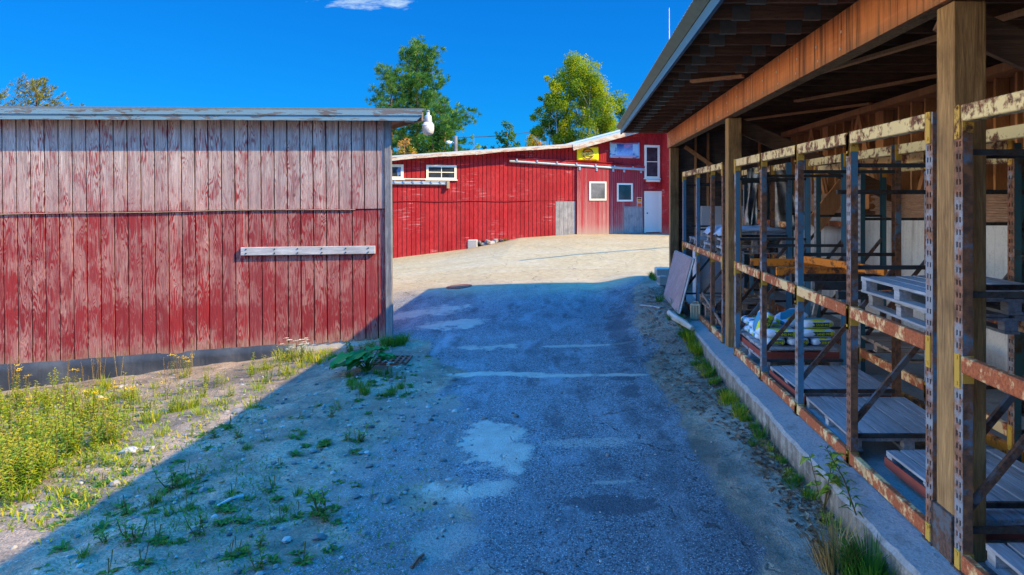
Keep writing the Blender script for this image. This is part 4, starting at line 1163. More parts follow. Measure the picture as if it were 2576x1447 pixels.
pallet('dark brown pallet on the back row at the right, behind the big post', 4.15, 4.6, .64, .95, 1.15, 'x', 6, gap=.04, mat='pallet_brown')
m = MB(); nx, ny = 14, 16; vs = []
for j in range(ny + 1):
    for i in range(nx + 1):
        s, t = i / nx, j / ny; e = max(abs(s - .5), abs(t - .5)) * 2
        vs.append((2.36 + 1.22 * s, 11.05 + 1.42 * t, 2.005 + .02 * math.sin(s * 11 + t * 5) + .018 * math.sin(t * 17) - .11 * max(0, e - .86) / .14))
m.add(vs, [(j * (nx + 1) + i, j * (nx + 1) + i + 1, (j + 1) * (nx + 1) + i + 1, (j + 1) * (nx + 1) + i) for j in range(ny) for i in range(nx)])
MT['blue_tarp'] = plain('blue_grey_tarpaulin', (.30, .42, .58), .45, 0, .2, 4)
o = m.build('tarpaulin', MT['blue_tarp'], None, True, off=(2.9, 11.75, 2.0), loc=(2.9, 11.75, 2.0)); tag(o, 'blue grey tarpaulin spread over the far stack of pallets', 'tarpaulin'); md = o.modifiers.new('solid', 'SOLIDIFY'); md.thickness = .005

# ------------------------------------------------------------------ sand mix bags
def bagmat():
    M = Mat('printed_bag', .38, 0, .5); x, y, z = M.sep()
    n = M.noise(scale=9., detail=4)
    ax = M.math('ABSOLUTE', x); az = M.math('ABSOLUTE', M.math('ADD', z, -.055))
    white = M.mix(n, (.40, .58, .82), (.66, .80, .93))
    band = M.math('MULTIPLY', M.math('LESS_THAN', az, .030), M.math('LESS_THAN', M.math('ABSOLUTE', M.math('SUBTRACT', x, .05)), .155))
    chev = M.math('GREATER_THAN', M.math('SUBTRACT', x, M.math('MULTIPLY', az, -1.2)), -.06)
    dg = M.math('MULTIPLY', band, chev)
    col = M.mix(dg, white, (.012, .07, .025))
    yl = M.math('MULTIPLY', M.math('LESS_THAN', az, .030), M.math('MULTIPLY', M.math('GREATER_THAN', x, .150), M.math('LESS_THAN', x, .205)))
    col = M.mix(yl, col, (.55, .62, .03))
    # lime and teal print on the broad top
    top = M.math('GREATER_THAN', z, .092)
    tp = M.math('MULTIPLY', top, M.math('LESS_THAN', M.math('ADD', M.math('ABSOLUTE', M.math('MULTIPLY', x, .8)), M.math('ABSOLUTE', y)), .19))
    col = M.mix(tp, col, M.mix(M.math('GREATER_THAN', y, -.045), (.58, .66, .03), (.02, .24, .40)))
    # end panels
    en = M.math('MULTIPLY', M.math('GREATER_THAN', ax, .225), M.math('MULTIPLY', M.math('LESS_THAN', az, .03), M.math('LESS_THAN', M.math('ABSOLUTE', y), .075)))
    col = M.mix(en, col, M.mix(M.math('GREATER_THAN', y, .0), (.015, .20, .32), (.50, .60, .05)))
    M.color(col); M.bump(M.noise(scale=14., detail=3, dist=1.), .35, .02); return M.done()
MT['bag'] = bagmat()
MT['bag_text'] = plain('lime_print', (.60, .68, .04), .5, 0, .05); MT['bag_white'] = plain('white_print', (.75, .78, .8), .5, 0, .05)
def bag_mesh(L=.50, Wd=.32, H=.115, seed=0):
    bm = bmesh.new(); bmesh.ops.create_cube(bm, size=2); bmesh.ops.subdivide_edges(bm, edges=bm.edges[:], cuts=9, use_grid_fill=True)
    rn = random.Random(seed)
    ph = [rn.uniform(0, 6) for _ in range(4)]
    for v in bm.verts:
        p = v.co; q = (abs(p.x) ** 6 + abs(p.y) ** 5 + abs(p.z) ** 3.2) ** (1 / 4.6); q = max(q, .2)
        x, y, z = p.x / q, p.y / q, p.z / q
        z *= 1 - .22 * abs(x) ** 4 - .12 * abs(y) ** 4
        w = .05 * math.sin(x * 5 + ph[0]) * math.cos(y * 4 + ph[1]) + .03 * math.sin(x * 11 + ph[2])
        v.co = (x * L / 2 * .95, y * Wd / 2 * .95, H / 2 + (z + w) * H / 2 * .92)
    me = bpy.data.meshes.new('bag'); bm.to_mesh(me); bm.free(); me.materials.append(MT['bag'])
    me.polygons.foreach_set('use_smooth', [True] * len(me.polygons)); return me
BAGS = [bag_mesh(seed=k) for k in range(3)]
TX = text_mesh('SAND MIX', .044); TX.materials.append(MT['bag_text']); TX2 = text_mesh('SAKRETE', .026); TX2.materials.append(MT['bag_white'])
def bag(label, x, y, z, rz=0., rot=None, k=0, sc_=(1, 1, 1)):
    o = place('sand_mix_bag', BAGS[k % 3], None, (x, y, z), rot or (0, 0, rz), sc_); tag(o, label, 'bag', 'white and green bags of sand mix')
    a = place('lettering', TX, o, (.055, -.1615, .055), (R(90), 0, 0)); b = place('brand_lettering', TX2, o, (-.115, -.1600, .05), (R(90), 0, 0)); return o
z0 = .588
for i, x in enumerate((2.62, 2.93, 3.24)):
    bag(['left', 'middle', 'right'][i] + ' bag of the bottom layer, end on to the driveway camera', x, 8.96, z0, 0, k=i, sc_=(.60, 1, 1))
for i, y in enumerate((9.3, 9.58)):
    bag('bottom layer bag on the left side, third from the front' if i else 'bottom layer bag on the left side, second from the front', 2.70, y, z0, .03 * i, k=i, sc_=(1, .88, 1))
bag('farthest bottom layer bag at the left rear corner of the sand mix stack', 2.68, 9.86, z0, .02, k=2, sc_=(1, .86, 1))
bag('second layer bag at the left rear corner of the sand mix stack', 2.68, 9.84, z0 + .108, -.04, k=0, sc_=(1, .86, 1))
for i, x in enumerate((2.70, 3.19)):
    bag(['left', 'right'][i] + ' bag of the second layer at the front reading SAND MIX', x, 8.94 + .02 * i, z0 + .108, (-.03, .02)[i], k=i + 1, sc_=(.96, 1, 1))
for i, y in enumerate((9.27, 9.56)):
    bag('second layer bag on the left side, ' + ('directly behind the front one' if i == 0 else 'third from the front'), 2.69, y, z0 + .108, .05 - .08 * i, k=i, sc_=(1, .9, 1))
bag('top bag lying at the right end of the sand mix stack', 3.20, 9.02, z0 + .216, .03, k=2, sc_=(.92, 1, 1))
bag('crumpled top bag tipped over in the middle of the sand mix stack', 2.98, 9.30, z0 + .235, 0, (.25, -.22, .5), 1, (.9, 1, 1.1))
bag('top bag standing on end at the left of the sand mix stack', 2.62, 9.12, z0 + .225, 0, (.35, -1.15, -.25), 0, (.72, 1.0, 1.5))

# ------------------------------------------------------------------ lumber, boards, tarp, panel, case
gs = 'lumber stacks along the rear wall'
def stack(label, x0, x1, y0, y1, z0, z1, n):
    r = empty('lumber_stack', ((x0 + x1) / 2, (y0 + y1) / 2, z0), label, 'lumber', gs); o = r.location
    t = (z1 - z0) / n
    for k in range(n):
        m = MB(); a = y0 + random.uniform(-.12, .12); b = y1 + random.uniform(-.12, .12); dx = random.uniform(-.012, .02)
        m.box(x0 + dx, x1, a, b, z0 + k * t, z0 + (k + 1) * t - .004); m.build('board', MT['lumber'], r, off=o)
    return r
stack('long stack of brown boards on the concrete wall, right of the big post', 5.0, 5.2, 5.4, 9.0, 2.204, 2.60, 13)
stack('stack of brown boards on the concrete wall, middle one seen between the teal uprights', 5.0, 5.2, 9.25, 11.4, 2.204, 2.58, 12)
stack('low stack of boards on the concrete wall in front of the middle stack', 4.985, 5.19, 11.7, 13.0, 2.204, 2.32, 4)
stack('stack of reddish boards on the concrete wall at its far end', 5.0, 5.2, 13.1, 15.6, 2.204, 2.60, 13)
def sheet(name, label, pts_top, pts_bot, mat, th=.004, amp=.06, n=22, k=14):
    m = MB(); vs = []
    for j in range(k + 1):
        t = j / k
        for i in range(n + 1):
            s = i / n; a = Vector(pts_top[0]).lerp(Vector(pts_top[1]), s); b = Vector(pts_bot[0]).lerp(Vector(pts_bot[1]), s); p = a.lerp(b, t)
            vs.append((p.x + .03 * math.sin(t * 5 + s * 9), p.y + amp * math.sin(s * 15 + t * 2.5) * (.3 + t) + .04 * math.sin(t * 9 + s * 4), p.z))
    m.add(vs, [(j * (n + 1) + i, j * (n + 1) + i + 1, (j + 1) * (n + 1) + i + 1, (j + 1) * (n + 1) + i) for j in range(k) for i in range(n)])
    o = m.build(name, mat, None, True, off=vs[0], loc=vs[0]); tag(o, label, 'sheet', 'hanging plastic sheets'); md = o.modifiers.new('solid', 'SOLIDIFY'); md.thickness = th
def plastic():
    M = Mat('grey_plastic_sheet', .3, 0, .6); n = M.noise(scale=3., detail=4, dist=1.5)
    M.color(M.mix(M.rng(n, .35, .65), (.10, .10, .095), (.40, .40, .37))); M.bump(n, .6, .05); return M.done()
MT['plastic'] = plastic()
sheet('plastic_sheet', 'grey crumpled plastic sheet hanging behind the far post, left of the pair', (( 3.22, 12.6, 3.05), (3.50, 12.6, 3.1)), ((3.20, 12.5, 2.0), (3.32, 12.5, 2.0)), MT['plastic'])
sheet('plastic_sheet', 'grey crumpled plastic sheet hanging behind the far post, right of the pair', ((3.52, 12.2, 3.08), (3.75, 12.2, 3.1)), ((3.62, 12.1, 1.95), (4.15, 12.0, 1.95)), MT['plastic'])
loose('leaning_board', 'brown triangular cut board leaning behind the far racks', 'board', (3.95, 11.2, 2.05), (4.55, 11.25, 2.78), .03, .30, 'stud', 'boards leaning in the far bays')
loose('leaning_board', 'pale board end leaning upright beside the brown cut board', 'board', (4.45, 11.1, 2.0), (4.62, 11.1, 2.62), .05, .14, 'rake2', 'boards leaning in the far bays')
loose('leaning_board', 'grey stick leaning in the dark bay behind the sand mix bags', 'board', (3.50, 9.9, .8), (3.66, 9.9, 1.55), .05, .06, 'grey_plank', 'boards leaning in the far bays')
loose('leaning_board', 'loose broken board lying on the slab behind the sand mix bags', 'board', (3.0, 10.9, .70), (3.5, 10.2, .62), .10, .025, 'pallet_brown', 'boards leaning in the far bays')
loose('leaning_board', 'long broken board lying slanted across the broken pallets near the tan case', 'board', (2.36, 12.4, .78), (2.42, 10.75, .42), .03, .04, 'pallet_brown', 'boards leaning in the far bays')
m = MB(); m.box(2.95, 3.95, 15.65, 15.70, 1.4, 2.33); tag(m.build('wallboard_sheet', MT['conc_wall'], None, off=(3.4, 15.7, 1.4), loc=(3.4, 15.7, 1.4)), 'off white board sheet standing at the back of the far bay', 'board')
m = MB(); m.box(2.75, 3.9, 15.3, 15.62, .27, 1.38); m.box(2.75, 2.80, 15.2, 15.29, .27, 1.38); tag(m.build('grey_cabinet', MT['conc_wall'], None, off=(3.3, 15.5, .27), loc=(3.3, 15.5, .27)), 'grey cabinet under the off white panel in the far bay', 'cabinet')
# plywood panel leaning outside
def panel():
    P = [Vector((1.90, 14.25, gz(1.9, 14.25) + .02)), Vector((1.93, 12.55, gz(1.93, 12.55) + .06)), Vector((2.27, 12.98, 1.36)), Vector((2.24, 15.0, 1.36))]
    n = (P[1] - P[0]).cross(P[3] - P[0]).normalized()
    if n.x > 0: n = -n
    r = empty('plywood_sheet', P[0], 'weathered reddish grey plywood panel leaning against the far rack outside the shed', 'panel')
    m = MB(); back = [p - n * .022 for p in P]; m.add(P + back, [(0, 1, 2, 3), (7, 6, 5, 4), (0, 4, 5, 1), (1, 5, 6, 2), (2, 6, 7, 3), (3, 7, 4, 0)])
    m.build('face', MT['panel_wood'], r, off=P[0])
    m = MB()
    for a, b in ((1, 2), (2, 3)): m.bar(P[a] - n * .04, P[b] - n * .04, .035, .035)
    m.build('frame', MT['grey_plank'], r, off=P[0])
MT['panel_wood'] = wood('faded_panel_wood', (.28, .18, .16), (.50, .37, .33), 'z', (.20, .12, .11), .4)
panel()
def case():
    r = empty('storage_case', (2.28, 12.62, .263), 'tan ribbed plastic case standing on the slab beside the leaning panel', 'case', rot=(0, 0, -.25))
    m = MB(); m.box(-.10, .10, -.07, .07, .0, .30); m.build('body', MT['tan'], r, bevel=.018)
    m = MB()
    for x in (-.075, -.025, .025, .075): m.box(x - .012, x + .012, -.082, -.071, .03, .27)
    m.build('ribs', MT['tan'], r, bevel=.004)
    m = MB(); m.tube([(-.05, 0, .295), (-.05, 0, .33), (.05, 0, .33), (.05, 0, .295)], .011, 6); m.build('handle', MT['tan'], r)
    m = MB(); m.box(.085, .125, -.05, .05, .02, .2); m.build('clasp', MT['bolt'], r)
MT['tan'] = plain('tan_plastic', (.42, .34, .22), .55, 0, .15, 6)
case()
def block():
    z = gz(2.1, 17.1)
    r = empty('concrete_block', (2.25, 17.1, z - .1), 'pale concrete footing block at the far corner of the shed', 'block')
    m = MB(); m.box(-.17, .22, -.2, .25, 0, .36); m.build('body', MT['foundation'], r, bevel=.02)
    r = empty('cinder_block', (2.07, 15.75, gz(2.0, 15.75) + .02), 'small hollow white block lying behind the leaning panel', 'block', rot=(0, 0, .2))
    m = MB()
    m.box(-.09, .09, -.1, .1, 0, .03); m.box(-.09, .09, -.1, .1, .17, .20); m.box(-.09, .09, -.1, -.075, .03, .17); m.box(-.09, .09, .075, .1, .03, .17); m.box(-.09, .09, -.012, .012, .03, .17); m.build('body', MT['foundation'], r)
    r = empty('curb_log', (1.80, 12.35, gz(1.85, 12.4) + .04), 'short pale broken kerb piece lying at the foot of the leaning panel', 'rubble')
    m = MB(); m.tube([(-.0, .35, .03), (.05, 0, .0), (.17, -.45, -.03), (.24, -.75, -.06)], [.05, .065, .06, .04], 7); m.build('body', MT['foundation'], r)
block()
# ------------------------------------------------------------------ small things on the ground
def manhole():
    p = Vector((-3.0, 18.1, 0)); p = pz(1155, 726, 17.9); p.z = gz(p.x, p.y)
    r = empty('manhole_cover', p, 'round rusty manhole cover in the sunlit yard', 'manhole cover')
    a = (gz(p.x, p.y + .3) - gz(p.x, p.y - .3)) / .6; b = (gz(p.x + .3, p.y) - gz(p.x - .3, p.y)) / .6
    r.rotation_euler = (math.atan(a), -math.atan(b), 0)
    m = MB(); m.lathe([(.0, .018), (.285, .018), (.285, .0)], n=32); m.build('cover', MT['iron'], r)
    m = MB(); m.lathe([(.29, .0), (.29, .022), (.335, .022), (.345, -.02)], n=32); m.build('rim', MT['iron'], r)
manhole()
def grate():
    p = pz(985, 908, 10.45); p.z = gz(p.x, p.y) + .005
    r = empty('drain_grate', p, 'rusty square drain grate beside the big leafed plant at the barn corner', 'drain grate', rot=(0, 0, .03))
    m = MB(); w = .27
    m.box(-w, w, -w, -w + .03, 0, .03); m.box(-w, w, w - .03, w, 0, .03); m.box(-w, -w + .03, -w + .03, w - .03, 0, .03); m.box(w - .03, w, -w + .03, w - .03, 0, .03)
    for k in range(1, 6): x = -w + .015 + (2 * w - .03) * k / 6; m.box(x - .016, x + .016, -w + .03, w - .03, .003, .028)
    for k in range(1, 4): y = -w + .015 + (2 * w - .03) * k / 4; m.box(-w + .03, w - .03, y - .013, y + .013, .005, .025)
    m.build('bars', MT['iron'], r)
    m = MB(); m.box(-w + .02, w - .02, -w + .02, w - .02, -.02, .001); m.build('pit', MT['dark'], r)
grate()

# stones: stuff on the gravel, plus a few single ones
def rock(m, c, s, rn):
    c = Vector(c); n = 5; vs = []
    t = (1 + 5 ** .5) / 2
    ico = [(-1, t, 0), (1, t, 0), (-1, -t, 0), (1, -t, 0), (0, -1, t), (0, 1, t), (0, -1, -t), (0, 1, -t), (t, 0, -1), (t, 0, 1), (-t, 0, -1), (-t, 0, 1)]
    fc = [(0, 11, 5), (0, 5, 1), (0, 1, 7), (0, 7, 10), (0, 10, 11), (1, 5, 9), (5, 11, 4), (11, 10, 2), (10, 7, 6), (7, 1, 8), (3, 9, 4), (3, 4, 2), (3, 2, 6), (3, 6, 8), (3, 8, 9), (4, 9, 5), (2, 4, 11), (6, 2, 10), (8, 6, 7), (9, 8, 1)]
    sx, sy, sz = s * rn.uniform(.7, 1.3), s * rn.uniform(.7, 1.3), s * rn.uniform(.4, .8); a = rn.uniform(0, 6.3)
    for p in ico:
        k = rn.uniform(.8, 1.2) / 1.9; x, y, z = p[0] * sx * k, p[1] * sy * k, p[2] * sz * k
        vs.append(c + Vector((x * math.cos(a) - y * math.sin(a), x * math.sin(a) + y * math.cos(a), z)))
    m.rc = rn.random(); m.add(vs, fc)
rn = random.Random(3)
MT['stone'] = leafmat('gravel_stone', [(.08, .075, .07), (.17, .155, .14), (.26, .235, .205), (.38, .35, .31)], 0., .9)
m = MB()
for k in range(5200):
    Y = rn.uniform(3.0, 12.0) ** 1.0; X = rn.uniform(-7.5, .2)
    lim = float(np.interp(Y, [3, 5.4, 7.4, 9.6, 12], [-.5, -.8, -1.0, -1.9, -2.6])) + rn.gauss(0, .25)
    if X > lim or Y > 11.6 + .1 * X + .3: continue
    s = abs(rn.gauss(0, .011)) + .006
    if rn.random() < .02: s *= 2.4
    rock(m, (X, Y, gz(X, Y) + s * .2), s, rn)
for k in range(500):
    Y = rn.uniform(3.2, 12.0); X = rn.uniform(-.6, 2.0); s = abs(rn.gauss(0, .006)) + .004; rock(m, (X, Y, gz(X, Y) + s * .2), s, rn)
tag(m.build('gravel', MT['stone'], None, False, rnd=True), kind='stuff')
def onerock(label, x, y, s, tone):
    X = (x - CX) / F; Y = 8.
    for _ in range(12): Y = (CH - gz(X * Y, Y)) * F / (y - CY)
    X *= Y; m = MB(); q = random.Random(int(x)); rock(m, (0, 0, s * .3), s, q); m.r = [tone] * len(m.r)
    tag(m.build('stone', MT['stone'], None, False, loc=(X, Y, gz(X, Y)), rnd=True), label, 'stone')
    return X, Y
onerock('large pale stone lying among the sunlit weeds', 328, 1140, .085, 1.)
onerock('tan stone just right of the large pale stone in the weeds', 376, 1134, .06, .85)
onerock('round pale stone on the shaded gravel near the bottom of the picture', 723, 1362, .045, .95)
onerock('brown pebble alone on the shaded asphalt, right of the middle', 1530, 1148, .03, .5)
onerock('flat grey stone at the edge of the barn shadow', 290, 1222, .055, .7)
onerock('small dark stone alone on the shaded asphalt left of the oil stain', 1298, 1048, .04, .15)
# leaf litter along the kerb
m = MB()
for k in range(4200):
    Y = rn.uniform(4.3, 15.5); f = rn.random() ** 1.6; wdt = float(np.interp(Y, [4, 7, 9, 12, 15.5], [.3, .35, .75, .85, .35]))
    X = 2.03 - f * wdt + rn.gauss(0, .03)
    if X > 2.03: continue
    if rn.random() < .35 and Y > 8: X = rn.uniform(1.15, 2.0)
    a = rn.uniform(0, 6.3); L = rn.uniform(.025, .095); m.rc = rn.random()
    m.leaf((X, Y, gz(X, Y) + .004 + rn.random() * .008), (math.cos(a), math.sin(a), rn.uniform(-.05, .3)), L, L * rn.uniform(.2, .65), droop=rn.uniform(-.1, .2))
MT['litter'] = leafmat('dead_leaves', [(.06, .03, .018), (.15, .075, .04), (.26, .14, .075), (.40, .30, .2)], .1)
tag(m.build('leaf_litter', MT['litter'], None, rnd=True), kind='stuff')
def stick(label, x0, y0, x1, y1, r, mat='grey_plank'):
    P = []
    for x, y in ((x0, y0), (x1, y1)):
        k = (x - CX) / F; Y = 8.
        for _ in range(12): Y = (CH - gz(k * Y, Y)) * F / (y - CY)
        P.append(Vector((k * Y, Y, gz(k * Y, Y) + r)))
    m = MB(); m.tube([P[0], P[0].lerp(P[1], .5) + Vector((0, .01, .012)), P[1]], r, 5); tag(m.build('stick', MT[mat], None, off=P[0], loc=P[0]), label, 'stick')
stick('pale bare stick on the shaded gravel', 547, 1277, 612, 1250, .012)
stick('pale stick lying on the leaf litter by the leaning panel', 1610, 770, 1660, 777, .016)
stick('short dark stick in the shaded gravel near the bottom edge', 1035, 1432, 1065, 1400, .012, 'bark')

# ------------------------------------------------------------------ weeds
def w_bushy(seed, H=.45, n=46, L=.10, w=.022, lean=.12):
    """upright leafy stem"""
    q = random.Random(seed); m = MB(); st = q.randint(2, 4)
    for s in range(st):
        a = q.uniform(0, 6.3); h = H * q.uniform(.65, 1.05); tp = Vector((math.cos(a) * lean * h * q.uniform(.5, 2), math.sin(a) * lean * h * q.uniform(.5, 2), h)); b = Vector((q.gauss(0, .02), q.gauss(0, .02), 0))
        m.rc = q.random(); m.tube([b, b + tp * .5 + Vector((q.gauss(0, .01), q.gauss(0, .01), 0)), b + tp], [.005, .004, .002], 4, 1)
        k = int(n / st)
        for i in range(k):
            t = (i + .6) / k; az = i * 2.4 + q.gauss(0, .3); el = q.uniform(.15, .75); ll = L * (1.05 - .55 * t) * q.uniform(.7, 1.25)
            m.rc = min(1, max(0, .15 + .6 * t + q.gauss(0, .2)))
            m.leaf(b + tp * t, (math.cos(az), math.sin(az), el), ll, w * q.uniform(.7, 1.2), droop=.25)
    return m
def w_golden(seed, H=.6):
    m = w_bushy(seed, H, 40, .10, .02, .1); q = random.Random(seed + 5); fs_ = []
    for s in range(3):
        f = MB(); fs_.append(f)
        c = Vector((q.gauss(0, .05), q.gauss(0, .05), H * q.uniform(.82, 1.02)))
        m.rc = .4; m.tube([(0, 0, H * .4), c], [.004, .003], 4, 1)
        for i in range(26):
            d = Vector((q.gauss(0, 1), q.gauss(0, 1), q.uniform(-.3, .5))).normalized(); p = c + d * q.uniform(0, .065); f.rc = q.random()
            f.leaf(p, (d.x, d.y, .6), .022, .018, droop=0)
    return m, fs_
def w_rosette(seed, n=13, L=.13, w=.045, spikes=3):
    q = random.Random(seed); m = MB()
    for i in range(n):
        az = i * 2.4 + q.gauss(0, .2); m.rc = q.random(); l = L * q.uniform(.5, 1.15)
        m.leaf((0, 0, .008), (math.cos(az), math.sin(az), q.uniform(.12, .8)), l, w * q.uniform(.6, 1.1), droop=.25)
    for i in range(spikes):
        a = q.uniform(0, 6.3); m.rc = q.random(); h = q.uniform(.1, .22); m.tube([(0, 0, 0), (math.cos(a) * .03, math.sin(a) * .03, h * .6), (math.cos(a) * .04, math.sin(a) * .04, h)], [.003, .0035, .005], 4, 1)
    return m
def w_grass(seed, n=60, H=.22, spread=.09, mi=0):
    q = random.Random(seed); m = MB()
    for i in range(n):
        a = q.uniform(0, 6.3); r = spread * q.random() ** .6; b = Vector((r * math.cos(a), r * math.sin(a), 0)); h = H * q.uniform(.5, 1.15); l = q.uniform(.1, .7)
        m.rc = q.random(); d = Vector((math.cos(a) * l, math.sin(a) * l, 1)).normalized(); s_ = d.cross(Vector((0, 0, 1))).normalized() * .0045
        p1 = b + d * h * .6; p2 = p1 + Vector((math.cos(a) * h * .35 * (l + .3), math.sin(a) * h * .35 * (l + .3), h * .22))
        m.add([b - s_, b + s_, p1 + s_ * .8, p1 - s_ * .8, p2], [(0, 1, 2, 3), (3, 2, 4)], mi)
    return m
def w_dry(seed, H=.75):
    q = random.Random(seed); m = MB()
    for s in range(q.randint(1, 3)):
        a = q.uniform(0, 6.3); h = H * q.uniform(.7, 1.1); tp = Vector((math.cos(a) * .12 * h, math.sin(a) * .12 * h, h)); b = Vector((q.gauss(0, .02), q.gauss(0, .02), 0)); m.rc = q.random()
        m.tube([b, b + tp * .5, b + tp], [.004, .0035, .002], 4)
        for i in range(46):
            t = .45 + .55 * i / 46; az = q.uniform(0, 6.3); m.rc = q.random(); m.leaf(b + tp * t, (math.cos(az), math.sin(az), .9), q.uniform(.018, .035), .010, droop=0)
    return m
def w_white(seed, H=.4):
    m = w_bushy(seed, H * .8, 22, .09, .03); q = random.Random(seed); fs_ = []
    for s in range(4):
        f = MB(); fs_.append(f)
        a = q.uniform(0, 6.3); c = Vector((.1 * math.cos(a), .1 * math.sin(a), H * q.uniform(.8, 1.1))); m.rc = .5; m.tube([(0, 0, H * .25), c], [.003, .002], 4, 1)
        for i in range(30):
            b = q.uniform(0, 6.3); r = .045 * q.random() ** .5; f.rc = q.random(); f.leaf(c + Vector((r * math.cos(b), r * math.sin(b), .01 - r * .2)), (math.cos(b), math.sin(b), .4), .014, .014, droop=0)
    return m, fs_
def mk(m, mats): return m.mesh('weed', [MT[x] for x in mats], rnd=True)
ME = {
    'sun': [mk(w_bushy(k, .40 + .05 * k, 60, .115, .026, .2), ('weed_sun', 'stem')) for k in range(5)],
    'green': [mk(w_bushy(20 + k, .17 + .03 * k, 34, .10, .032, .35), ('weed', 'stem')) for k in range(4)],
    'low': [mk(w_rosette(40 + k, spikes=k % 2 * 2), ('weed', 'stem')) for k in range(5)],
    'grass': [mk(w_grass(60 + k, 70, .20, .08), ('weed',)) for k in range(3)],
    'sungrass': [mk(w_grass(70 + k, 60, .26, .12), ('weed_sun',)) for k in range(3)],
    'dry': [mk(w_dry(80 + k, .6 + .08 * k), ('drygrass',)) for k in range(4)],
}
GOLD = []
for k in range(4):
    a, f = w_golden(100 + k, .5 + .05 * k); GOLD.append((mk(a, ('weed_sun', 'stem')), [f_.mesh('flower_head', [MT['goldflower']], rnd=True) for f_ in f]))
WHT = []
for k in range(2):
    a, f = w_white(120 + k); WHT.append((mk(a, ('weed', 'stem')), [f_.mesh('flower_head', [MT['whiteflower']], rnd=True) for f_ in f]))
def gp(x, y):
    k = (x - CX) / F; Y = 8.
    for _ in range(14): Y = max(1.5, (CH - gz(k * Y, Y)) * F / (y - CY))
    return k * Y, Y
INFO = {
    'sun': ('leafy_weed', 'yellow green leafy weed in the sunlit patch in front of the worn barn', 'weed', 'leafy weeds in the sunlit patch'),
    'green': ('leafy_weed', 'small green leafy weed on the gravel left of the asphalt', 'weed', 'small green weeds on the gravel'),
    'low': ('rosette_weed', 'low rosette weed with seed spikes on the gravel', 'weed', 'low rosette weeds on the gravel'),
    'grass': ('grass_tuft', 'small tuft of green grass in the shade', 'grass tuft', 'green grass tufts in the shade'),
    'sungrass': ('grass_tuft', 'small tuft of yellowish grass in the sunlit patch', 'grass tuft', 'yellowish grass tufts in the sun'),
    'dry': ('dry_stalk', 'tall dry brown seed stalk in front of the worn barn', 'weed', 'dry seed stalks by the worn barn'),
    'gold': ('goldenrod', 'weed with yellow flower heads in front of the worn barn', 'wildflower', 'yellow flowering weeds by the worn barn'),
    'white': ('white_wildflower', 'weed with flat white flower heads on the gravel', 'wildflower', 'white flowering weeds'),
    'kerb': ('kerb_weed', 'low green weed growing at the foot of the concrete kerb', 'weed', 'weeds along the kerb'),
}
wr = random.Random(11)
def plant(kind, X, Y, s=1., label=None, info=None):
    nm, lb_, ct, gr = INFO[info or kind]
    z = gz(X, Y) - .012; rot = (0, 0, wr.uniform(0, 6.3)); s *= wr.uniform(.8, 1.2)
    if kind in ('gold', 'white'):
        a, f = wr.choice(GOLD if kind == 'gold' else WHT); o = place(nm, a, None, (X, Y, z), rot, (s, s, s)); [place('flower_head', f_, o) for f_ in f]
    else: o = place(nm, wr.choice(ME[kind]), None, (X, Y, z), rot, (s, s, s * wr.uniform(.85, 1.15)))
    return tag(o, label or lb_, ct, None if label else gr)
def scatter(kind, poly, n, s=1.):
    """poly: region of ground given by its corners in the reference picture"""
    xs = [p[0] for p in poly]; ys = [p[1] for p in poly]; c = 0; t = 0
    while c < n and t < n * 60:
        t += 1; x = wr.uniform(min(xs), max(xs)); y = wr.uniform(min(ys), max(ys)); ins = False
        for i in range(len(poly)):
            (x0, y0), (x1, y1) = poly[i], poly[i - 1]
            if (y0 > y) != (y1 > y) and x < (x1 - x0) * (y - y0) / (y1 - y0) + x0: ins = not ins
        if not ins: continue
        X, Y = gp(x, y)
        if Y > 11.75 + .104 * (X + 3.2): continue
        plant(kind, X, Y, s); c += 1
mass = [(-60, 1010), (150, 1000), (330, 1030), (330, 1110), (180, 1150), (90, 1230), (-60, 1300)]
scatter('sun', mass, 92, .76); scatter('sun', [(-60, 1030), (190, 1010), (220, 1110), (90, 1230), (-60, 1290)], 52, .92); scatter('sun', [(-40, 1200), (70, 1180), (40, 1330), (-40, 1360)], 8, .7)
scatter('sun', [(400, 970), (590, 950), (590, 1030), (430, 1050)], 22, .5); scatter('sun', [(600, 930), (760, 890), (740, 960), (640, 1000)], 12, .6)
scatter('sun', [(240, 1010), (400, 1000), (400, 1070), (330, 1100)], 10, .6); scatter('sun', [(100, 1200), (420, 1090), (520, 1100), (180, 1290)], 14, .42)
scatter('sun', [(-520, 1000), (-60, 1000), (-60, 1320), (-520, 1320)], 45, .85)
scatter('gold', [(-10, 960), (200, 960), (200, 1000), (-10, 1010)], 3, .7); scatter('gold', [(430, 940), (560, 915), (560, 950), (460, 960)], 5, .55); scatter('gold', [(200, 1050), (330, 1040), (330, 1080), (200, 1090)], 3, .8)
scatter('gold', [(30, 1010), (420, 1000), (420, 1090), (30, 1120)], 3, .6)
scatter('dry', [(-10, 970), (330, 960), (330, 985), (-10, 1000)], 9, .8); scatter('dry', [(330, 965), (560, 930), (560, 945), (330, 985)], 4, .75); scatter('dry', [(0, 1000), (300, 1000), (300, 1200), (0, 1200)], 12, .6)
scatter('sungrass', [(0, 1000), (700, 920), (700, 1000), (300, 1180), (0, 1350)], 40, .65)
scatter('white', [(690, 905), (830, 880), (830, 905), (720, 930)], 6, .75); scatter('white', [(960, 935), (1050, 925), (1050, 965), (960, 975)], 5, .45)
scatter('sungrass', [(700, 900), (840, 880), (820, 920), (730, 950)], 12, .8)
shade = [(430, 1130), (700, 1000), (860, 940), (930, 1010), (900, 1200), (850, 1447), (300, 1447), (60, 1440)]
scatter('low', shade, 74, .8); scatter('green', shade, 14, .65); scatter('grass', shade, 12, .5)
